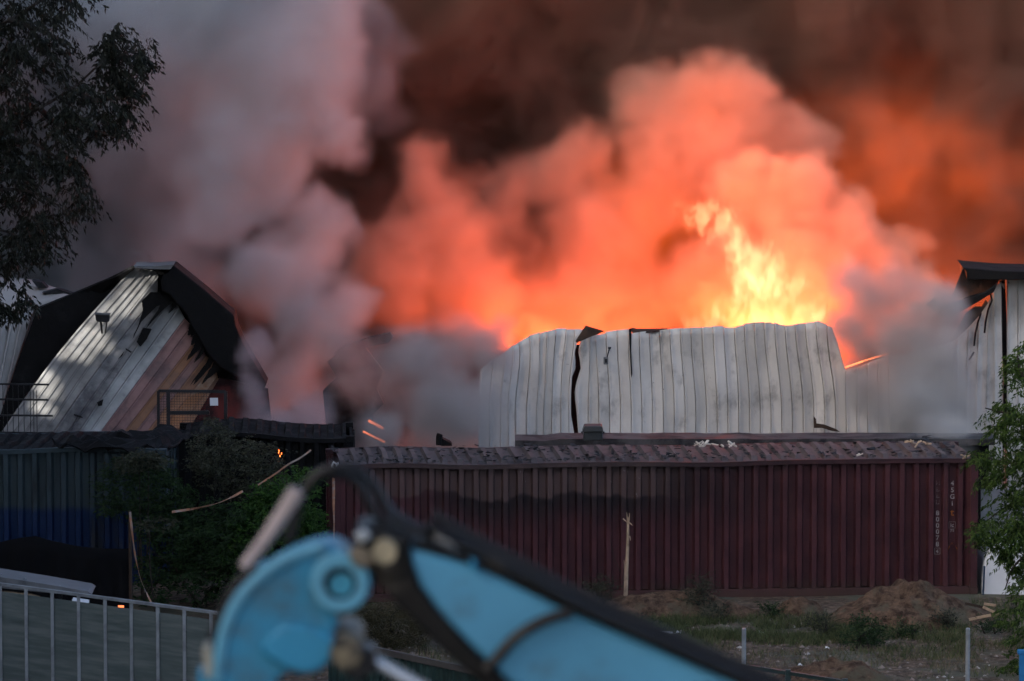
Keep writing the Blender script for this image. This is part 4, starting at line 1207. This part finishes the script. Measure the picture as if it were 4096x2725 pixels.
# bucket under the frame, house, cab and tracks
ep([(360, 1960), (560, 1960), (620, 2080), (560, 2240), (430, 2300), (300, 2200), (330, 2060)], YE - .45, .95, 'bucket', M['dark_metal'], ex, .03, q2)
MB().box((6.2, YE + .1, GE + 1.75), (3.4, 2.5, 1.1)).build('house', M['cyan'], ex, bevel=.08)
cab = MB().box((4.9, YE - .75, GE + 2.35), (1.5, .95, 1.6)).build('cab', M['cyan'], ex, bevel=.08)
MB().box((4.9, YE - 1.235, GE + 2.55), (1.2, .02, .9)).build('window', M['dark_metal'], cab)
MB().box((4.14, YE - .75, GE + 2.45), (.02, .75, 1.1)).build('window', M['dark_metal'], cab)
MB().tube([(5.6, YE, GE + .9), (5.6, YE, GE + 1.25)], .6, 20).build('slew_ring', M['dark_metal'], ex)
for sy in (-1.05, 1.05):
    pts = [(3.7, .45), (3.9, .12), (4.3, .02), (6.9, .02), (7.3, .12), (7.5, .45), (7.3, .78), (6.9, .88), (4.3, .88), (3.9, .78)]
    MB().prism([(x, YE + sy - .28, GE + z) for x, z in pts], [(x, YE + sy + .28, GE + z) for x, z in pts]).build('track', M['rubber'], ex, bevel=.03)
MB().box((5.6, YE, GE + .55), (2.4, 1.6, .5)).build('undercarriage', M['dark_metal'], ex)

# ------------------------------------------------------------------ fire and smoke
def vmat(name, color, dens, aniso=0.0):
    m = bpy.data.materials.new(name)
    m.use_nodes = True
    n = m.node_tree
    n.nodes.clear()
    o = n.nodes.new('ShaderNodeOutputMaterial')
    p = n.nodes.new('ShaderNodeVolumePrincipled')
    p.inputs['Color'].default_value = (*color, 1)
    p.inputs['Density'].default_value = dens
    p.inputs['Anisotropy'].default_value = aniso
    n.links.new(p.outputs[0], o.inputs['Volume'])
    return m

def volume(name, label, balls, lo, hi, vox, mat, warp=((.35, 1.6), (1.1, .6)), edge=.25, detail=.5, dscale=.8, stretch=(1, 1, 1), seed=0, carve=()):
    """a cloud: warped balls with an eroded edge, filled into a grid of density"""
    ng = bpy.data.node_groups.new(name, 'GeometryNodeTree')
    ng.interface.new_socket('Geometry', in_out='OUTPUT', socket_type='NodeSocketGeometry')
    N = ng.nodes.new
    L = ng.links.new
    pos = N('GeometryNodeInputPosition').outputs[0]
    cur = pos
    for sca, amp in warp:
        t = N('ShaderNodeTexNoise')
        t.inputs['Scale'].default_value = sca
        t.inputs['Detail'].default_value = 2
        ad = N('ShaderNodeVectorMath')
        ad.operation = 'MULTIPLY_ADD'
        ad.inputs[1].default_value = stretch
        ad.inputs[2].default_value = (seed * 7.1, seed * 3.3, seed * 5.7)
        L(pos, ad.inputs[0])
        L(ad.outputs[0], t.inputs['Vector'])
        s = N('ShaderNodeVectorMath')
        s.operation = 'SUBTRACT'
        L(t.outputs['Color'], s.inputs[0])
        s.inputs[1].default_value = (.5, .5, .5)
        m = N('ShaderNodeVectorMath')
        m.operation = 'MULTIPLY_ADD'
        L(s.outputs[0], m.inputs[0])
        m.inputs[1].default_value = (amp * 2,) * 3
        L(cur, m.inputs[2])
        cur = m.outputs[0]
    def union(bs):
        acc = None
        for c, r in bs:
            m = N('ShaderNodeVectorMath')
            m.operation = 'MULTIPLY_ADD'
            L(cur, m.inputs[0])
            m.inputs[1].default_value = [1 / x for x in r]
            m.inputs[2].default_value = [-c[i] / r[i] for i in range(3)]
            l = N('ShaderNodeVectorMath')
            l.operation = 'LENGTH'
            L(m.outputs[0], l.inputs[0])
            if acc is None:
                acc = l.outputs['Value']
            else:
                a = N('ShaderNodeMath')
                a.operation = 'SMOOTH_MIN'
                a.inputs[2].default_value = .12
                L(acc, a.inputs[0])
                L(l.outputs['Value'], a.inputs[1])
                acc = a.outputs[0]
        return acc
    acc = union(balls)
    t = N('ShaderNodeTexNoise')
    t.inputs['Scale'].default_value = dscale
    t.inputs['Detail'].default_value = 6
    t.inputs['Roughness'].default_value = .62
    ad = N('ShaderNodeVectorMath')
    ad.operation = 'MULTIPLY'
    ad.inputs[1].default_value = stretch
    L(cur, ad.inputs[0])
    L(ad.outputs[0], t.inputs['Vector'])
    s = N('ShaderNodeMath')
    s.operation = 'MULTIPLY_ADD'
    L(t.outputs[0], s.inputs[0])
    s.inputs[1].default_value = 2 * detail
    s.inputs[2].default_value = 1 - detail
    u = N('ShaderNodeMath')
    u.operation = 'SUBTRACT'
    L(s.outputs[0], u.inputs[0])
    L(acc, u.inputs[1])
    mr = N('ShaderNodeMapRange')
    mr.interpolation_type = 'SMOOTHSTEP'
    L(u.outputs[0], mr.inputs[0])
    mr.inputs[1].default_value = 0
    mr.inputs[2].default_value = edge
    out = mr.outputs[0]
    if carve:
        cv = union(carve)
        k = N('ShaderNodeMapRange')
        k.interpolation_type = 'SMOOTHSTEP'
        L(cv, k.inputs[0])
        k.inputs[1].default_value = .6
        k.inputs[2].default_value = 1.1
        mm = N('ShaderNodeMath')
        mm.operation = 'MULTIPLY'
        L(out, mm.inputs[0])
        L(k.outputs[0], mm.inputs[1])
        out = mm.outputs[0]
    vc = N('GeometryNodeVolumeCube')
    L(out, vc.inputs['Density'])
    vc.inputs['Min'].default_value = lo
    vc.inputs['Max'].default_value = hi
    for i, a in enumerate('XYZ'): vc.inputs['Resolution ' + a].default_value = max(4, int((hi[i] - lo[i]) / vox))
    sm = N('GeometryNodeSetMaterial')
    sm.inputs['Material'].default_value = mat
    L(vc.outputs[0], sm.inputs[0])
    go = N('NodeGroupOutput')
    L(sm.outputs[0], go.inputs[0])
    me = bpy.data.meshes.new(name)
    me.from_pydata([lo, hi], [], [])
    me.materials.append(mat)
    o = bpy.data.objects.new(name, me)
    C.objects.link(o)
    setp(o, label, 'flames' if 'flame' in name else 'smoke', kind='stuff')
    md = o.modifiers.new('volume', 'NODES')
    md.node_group = ng
    return o

def ball(px, py, Y, rpx, ry=None):
    c = P(px, py, Y)
    r = rpx / F * Y
    return (c, (r, ry or r, r))

W3 = ((.35, 1.4), (1.0, .6), (2.6, .22))
# dark smoke bank filling the background
volume('smoke', 'dark brown smoke bank filling the sky behind the fire', [(P(512, 200, 135), (24, 5.5, 16))], (-18, 129, 0), (18, 140, 17), .22,
       vmat('dark_smoke', (.30, .195, .15), 1.5), edge=.4, detail=.6, dscale=.42)
# grey bank behind the left hall
volume('smoke', 'dull grey smoke bank behind the collapsed gable', [ball(60, 180, 126, 190, 2.4), ball(-40, 60, 126, 200, 2.4), ball(180, 40, 126.5, 150, 2), ball(120, 300, 125, 120, 2), ball(330, 60, 127.5, 90, 1.2)], (-17, 122, 0), (-1.5, 129.5, 15), .18,
       vmat('dull_smoke', (.38, .41, .43), 2.2), edge=.5, detail=.32, dscale=.6, seed=9)
# grey column on the left
gb_ = [ball(300, 425, 118.5, 30), ball(285, 385, 119, 42), ball(300, 330, 119.5, 62), ball(270, 275, 120, 55), ball(222, 195, 121, 56), ball(250, 150, 122, 85), ball(270, 80, 123, 100), ball(220, 10, 124, 120), ball(300, 20, 124, 80), ball(130, 20, 125, 80), ball(315, 230, 121, 50), ball(325, 130, 122, 48), ball(340, 330, 120, 46)]
volume('smoke', 'grey mauve smoke column rising between the two halls', gb_, (-11, 115.5, .5), (-2, 129, 13), .11,
       vmat('grey_smoke', (.64, .69, .71), 1.5), warp=W3, edge=.7, detail=.45, dscale=1.1)
volume('smoke', 'thin grey haze spreading around the smoke column', [ball(200, 120, 118.5, 170, 2.0), ball(130, 40, 118.5, 150, 2.0), ball(280, 60, 118.8, 130, 2.0), ball(300, 260, 118, 80, 1.4), ball(200, 230, 118.4, 90, 1.4)], (-11.5, 115.4, 1.5), (-1.5, 121.5, 12.5), .16,
       vmat('haze_smoke', (.55, .63, .66), .34), warp=W3, edge=1.3, detail=.5, dscale=.8, seed=12)
# smoke lit by the fire: a soft field and a firmer billow on its right
sb = [ball(690, 300, 127.5, 60), ball(600, 305, 127.5, 75), ball(540, 315, 127, 70), ball(480, 290, 126.5, 65),
      ball(425, 190, 127, 52), ball(445, 240, 127, 60), ball(400, 280, 126, 60), ball(670, 130, 129.2, 80), ball(640, 190, 129.2, 60), ball(560, 180, 129, 60), ball(600, 250, 128.5, 70), ball(500, 220, 128.5, 50), ball(735, 95, 128.8, 52), ball(775, 125, 128.6, 46), ball(700, 75, 129, 46), ball(720, 150, 128.6, 60)]
volume('smoke', 'soft orange smoke glowing left of the flames', sb, (-5.5, 121, 1), (8.5, 132.5, 12.5), .12,
       vmat('pale_smoke', (.86, .62, .48), 1.0), warp=W3, edge=.6, detail=.5, dscale=1.0, seed=1)
sb = [ball(745, 195, 127, 50), ball(800, 205, 127, 52), ball(845, 235, 127, 52), ball(880, 270, 126.8, 52), ball(905, 310, 126.5, 44), ball(770, 270, 127, 85), ball(830, 300, 126.8, 80)]
volume('smoke', 'salmon lit smoke billow curling to the right over the flames', sb, (2.6, 121.5, 1), (11.5, 131.5, 12), .1,
       vmat('billow_smoke', (.90, .68, .52), 1.4), warp=((.45, .9), (1.3, .5), (3.0, .2)), edge=.35, detail=.42, dscale=1.3, seed=5)
# smoke drifting in front of the white wall
volume('smoke', 'thin grey smoke drifting in front of the right end of the white wall', [ball(880, 295, 115.2, 50, .9), ball(930, 315, 114.6, 48, 1.0), ball(900, 340, 114.4, 48, 1.2), ball(930, 380, 113.8, 60, 1.3), ball(925, 420, 112.8, 60, 1.1), ball(950, 445, 110.8, 40, 1.2), ball(860, 330, 115, 30, .8), ball(870, 400, 114.2, 50, .8)],
       (5.0, 108.5, 1.6), (11.5, 116.3, 6.6), .09, vmat('thin_smoke', (.62, .61, .59), 2.4), warp=((.6, .7), (1.6, .35), (3.5, .12)), edge=.8, detail=.5, dscale=1.2, seed=2)
volume('smoke', 'grey smoke hanging in front of the left end of the white wall', [ball(410, 370, 114.6, 58, 1.4), ball(440, 410, 114, 58, 1.4), ball(485, 400, 114, 40, 1.2), ball(490, 350, 114.8, 32, 1.0), ball(380, 430, 113, 34, 1.2), ball(470, 430, 113, 48, 1.2), ball(502, 328, 115.2, 16, .6), ball(355, 385, 115.2, 36, .6), ball(340, 350, 115.6, 34, .8), ball(450, 345, 115.4, 40, .8)],
       (-4.8, 110.5, 1.6), (.9, 116.7, 5.8), .09, vmat('thin_smoke2', (.57, .56, .55), 1.8), warp=((.6, .7), (1.6, .35), (3.5, .15)), edge=.8, detail=.55, dscale=1.2, seed=3)
volume('smoke', 'wisp of smoke spilling over the dark container left of the maroon one', [ball(270, 425, 112, 36, .8), ball(310, 415, 112.5, 40, .8), ball(250, 380, 112.6, 22, .6), ball(255, 345, 112.8, 22, .5)],
       (-6.6, 110.3, 1.8), (-3.0, 114.2, 5.2), .09, vmat('thin_smoke3', (.62, .60, .63), 1.6), warp=((.6, .5), (1.6, .3), (3.5, .15)), edge=.8, detail=.55, dscale=1.3, seed=4)

# flames, and firelight in the smoke painted as emission
def flame_mat():
    m = bpy.data.materials.new('flame')
    m.use_nodes = True
    n = m.node_tree
    n.nodes.clear()
    o = n.nodes.new('ShaderNodeOutputMaterial')
    e = n.nodes.new('ShaderNodeEmission')
    a = n.nodes.new('ShaderNodeAttribute')
    a.attribute_name = 'density'
    n.links.new(mix(n, rng(n, a.outputs['Fac'], .2, 1.0), (1, .14, .05), (1, .42, .19)), e.inputs[0])
    n.links.new(mth(n, 'MULTIPLY', mth(n, 'POWER', a.outputs['Fac'], 1.3), .95), e.inputs[1])
    n.links.new(e.outputs[0], o.inputs['Volume'])
    return m
def glow_mat():  # emission stands in for firelight scattered by the smoke
    m = bpy.data.materials.new('smoke_glow')
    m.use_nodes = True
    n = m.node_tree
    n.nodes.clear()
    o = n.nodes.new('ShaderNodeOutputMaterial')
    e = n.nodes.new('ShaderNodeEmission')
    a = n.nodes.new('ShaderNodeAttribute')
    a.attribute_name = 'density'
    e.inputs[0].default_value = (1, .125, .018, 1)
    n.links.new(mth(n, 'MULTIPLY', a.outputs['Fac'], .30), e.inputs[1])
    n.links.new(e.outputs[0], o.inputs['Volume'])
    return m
def ell(px, py, Y, rx, rz, ry): return (P(px, py, Y), (rx / F * Y, ry, rz / F * Y))
volume('flames', 'dull orange fire glow painted into the smoke as emission', [ell(900, 190, 129.5, 230, 170, .7), ell(980, 300, 129.4, 150, 90, .7), ell(650, 235, 128.8, 120, 120, 1.1), ell(720, 120, 129, 70, 80, .9), ell(560, 305, 128.4, 90, 60, .9), ell(440, 290, 128.4, 60, 50, .6)],  # named with the flames, but only the painted glow in the smoke
       (-4, 126.5, 1.5), (16, 131.2, 12), .2, glow_mat(), warp=((.4, 1.0), (1.2, .5), (2.8, .2)), edge=1.4, detail=.5, dscale=.7, seed=8)  # emissive glow volume added to the smoke; no flames of its own
fb = [ball(704, 328, 122.5, 24, .4), ball(722, 318, 122.6, 20, .35), ball(757, 300, 122.5, 40, .5), ball(800, 316, 122.5, 36, .45), ball(765, 335, 122.5, 55, .5), ball(750, 262, 123, 30, .4), ball(738, 238, 123.1, 22, .35), ball(722, 222, 123.2, 24, .35), ball(700, 212, 123.3, 22, .3), ball(770, 280, 123, 28, .4), ball(790, 290, 122.9, 22, .35), ball(816, 322, 122.6, 20, .35)]
volume('flames', 'yellow flames licking up behind the white wall', fb, (3, 121.2, 2.6), (7.4, 124.4, 7.4), .034, flame_mat(), warp=((.9, .35), (2.6, .32), (6.5, .14)), edge=.75, detail=1.7, dscale=4.4, stretch=(1, 1, .45), seed=6)
fl = [(px, 346, 125.2 + .5 * (k % 3), w_) for k, (px, w_) in enumerate(((470, 40), (510, 60), (550, 75), (590, 90), (630, 100), (670, 110), (705, 120), (735, 130), (765, 130), (795, 120)))]
fl += [(752, 265, 123.2, 150), (730, 225, 123.4, 130), (775, 300, 123, 150), (805, 315, 123, 120), (600, 322, 123.4, 75), (545, 328, 123.8, 35), (690, 215, 123.6, 110), (850, 285, 124.2, 90), (815, 225, 124.2, 90), (880, 300, 124.2, 50), (760, 150, 125.5, 90), (720, 110, 126.5, 60)]
for (px, py, Y, W) in fl:
    l = bpy.data.lights.new('fire_light', 'POINT')
    l.energy = W * .72
    l.color = (1, .145, .036)
    l.shadow_soft_size = 0
    o = bpy.data.objects.new('fire_light', l)
    o.location = P(px, py, Y)
    C.objects.link(o)

# strip of fire showing through the dip in the wall
t = thing('glowing_batten', 'glowing orange batten in the dip at the right of the white wall', 'batten', P(862, 364, 116.7))
MB().bar(P(*f1(1945, 846), 116.7), P(*f1(1988, 831), 116.7), .055, .03).build('glowing_end', emit('ember_hot', (1, .22, .06), 1.2), t)
MB().bar(P(*f1(1990, 830), 116.7), P(*f1(2045, 814), 116.7), .035, .03).build('batten', M['ember_dim'], t)

# ------------------------------------------------------------------ unseen sun blockers added west of the yard: slabs, and a tree with shaped gaps
def block(label, x, y0, y1, z0, h, dep):  # windowed slab added out of view to block the sun
    t = thing('sun_blocker', label, 'building', (x - dep / 2, (y0 + y1) / 2, z0), 'added sun blockers west of the yard')
    MB().box((x - dep / 2, (y0 + y1) / 2, z0 + h / 2), (dep, y1 - y0, h)).build('wall', M['render'], t)
    MB().box((x - dep / 2, (y0 + y1) / 2, z0 + h + .25), (dep + .4, y1 - y0 + .0, .5)).build('blocker_parapet', M['concrete'], t)
    n = int((y1 - y0) / 4)
    wm = None
    for k in range(n):
        for f_ in range(int(h / 3.2)):
            y = y0 + (k + .5) * (y1 - y0) / n
            z = z0 + 1.9 + 3.2 * f_
            if wm is None:
                o = MB().box((x + .02, y, z), (.08, 1.5, 1.4)).build('window', M['dark_metal'], t)
                wm, oy, oz = o, y, z
            else:
                o = wm.copy()
                C.objects.link(o)
                o.location = (0, y - oy, z - oz)
M['render'] = pm('sun_blocker_grey', (.5, .48, .45), .9)
M['concrete'] = pm('concrete', (.25, .25, .24), .9)
block('tall plain sun-blocking slab added west of the yard, south of the dapple tree', -24, 50, 100.9, 0, 24, 3)
block('taller sun-blocking slab added far south-west, beside the excavator', -24, -15, 46, 6, 21, 3)
block('tall plain sun-blocking slab added west of the yard, north of the dapple tree', -24, 105.5, 140, 0, 24, 3)
spots = [(1060, 175), (1120, 165), (970, 255), (905, 350), (950, 348), (1025, 350), (818, 425), (835, 455), (945, 440), (710, 525), (752, 505), (640, 605), (560, 690), (630, 690), (690, 660), (690, 750), (760, 655), (480, 800), (560, 800), (640, 835), (355, 985), (410, 1040), (320, 1085), (380, 1105), (222, 1220), (305, 1225), (375, 1250), (150, 1420), (595, 800), (520, 795), (925, 370), (800, 750)]
holes = []
for k, s in enumerate(spots):
    p = P(*q1(*s), YG + .08)
    tt = (p.x + 25.5) / -SUNDIR.x
    q = p + SUNDIR * tt
    holes.append((q.y, q.z, (.05, .07, .10)[k % 3]))
rn = random.Random(31)
t = thing('dapple_tree', 'dense unseen tree between the added slabs, leaf gaps shaped for the dapples', 'tree', (-26, 104.1, 0))
MB().tube(polyline([(-26, 104.1, 0), (-26, 104.2, 4), (-26.1, 104, 9), (-26, 104.1, 16), (-26, 104, 22)], 12), [.3 - .02 * i for i in range(13)], 9).build('trunk', M['bark'], t, smooth=True)
v, f = [], []
HN = [(h[0], h[1], h[2]) for h in holes]
for i in range(85000):
    x = -25.5 + rn.gauss(0, .5)
    y = rn.uniform(100.6, 105.8)
    z = rn.uniform(3, 24) if rn.random() < .45 else rn.uniform(6.5, 13)
    dx = (x + 25.5)
    yy, zz = y - dx * SUNDIR.y / SUNDIR.x, z - dx * SUNDIR.z / SUNDIR.x
    s = rn.uniform(.07, .13)
    if any((yy - a) ** 2 + (zz - b) ** 2 < (r + s * .95) ** 2 for a, b, r in HN): continue  # crown gaps shaped along the sun rays to place the dapples
    a = Vector((rn.gauss(0, .5), rn.gauss(0, 1), rn.gauss(0, 1))).normalized()
    b = a.cross(Vector((1, rn.gauss(0, .4), rn.gauss(0, .4)))).normalized()
    p = Vector((x, y, z))
    n = len(v)
    v += [tuple(p - a * s), tuple(p - b * s * .6), tuple(p + a * s), tuple(p + b * s * .6)]
    f.append((n, n + 1, n + 2, n + 3))
mb = MB()
mb.v, mb.f = v, f
mb.build('crown', leafmat('leaf_dapple', (.02, .04, .015), (.05, .08, .03), .05), t, fix=False)
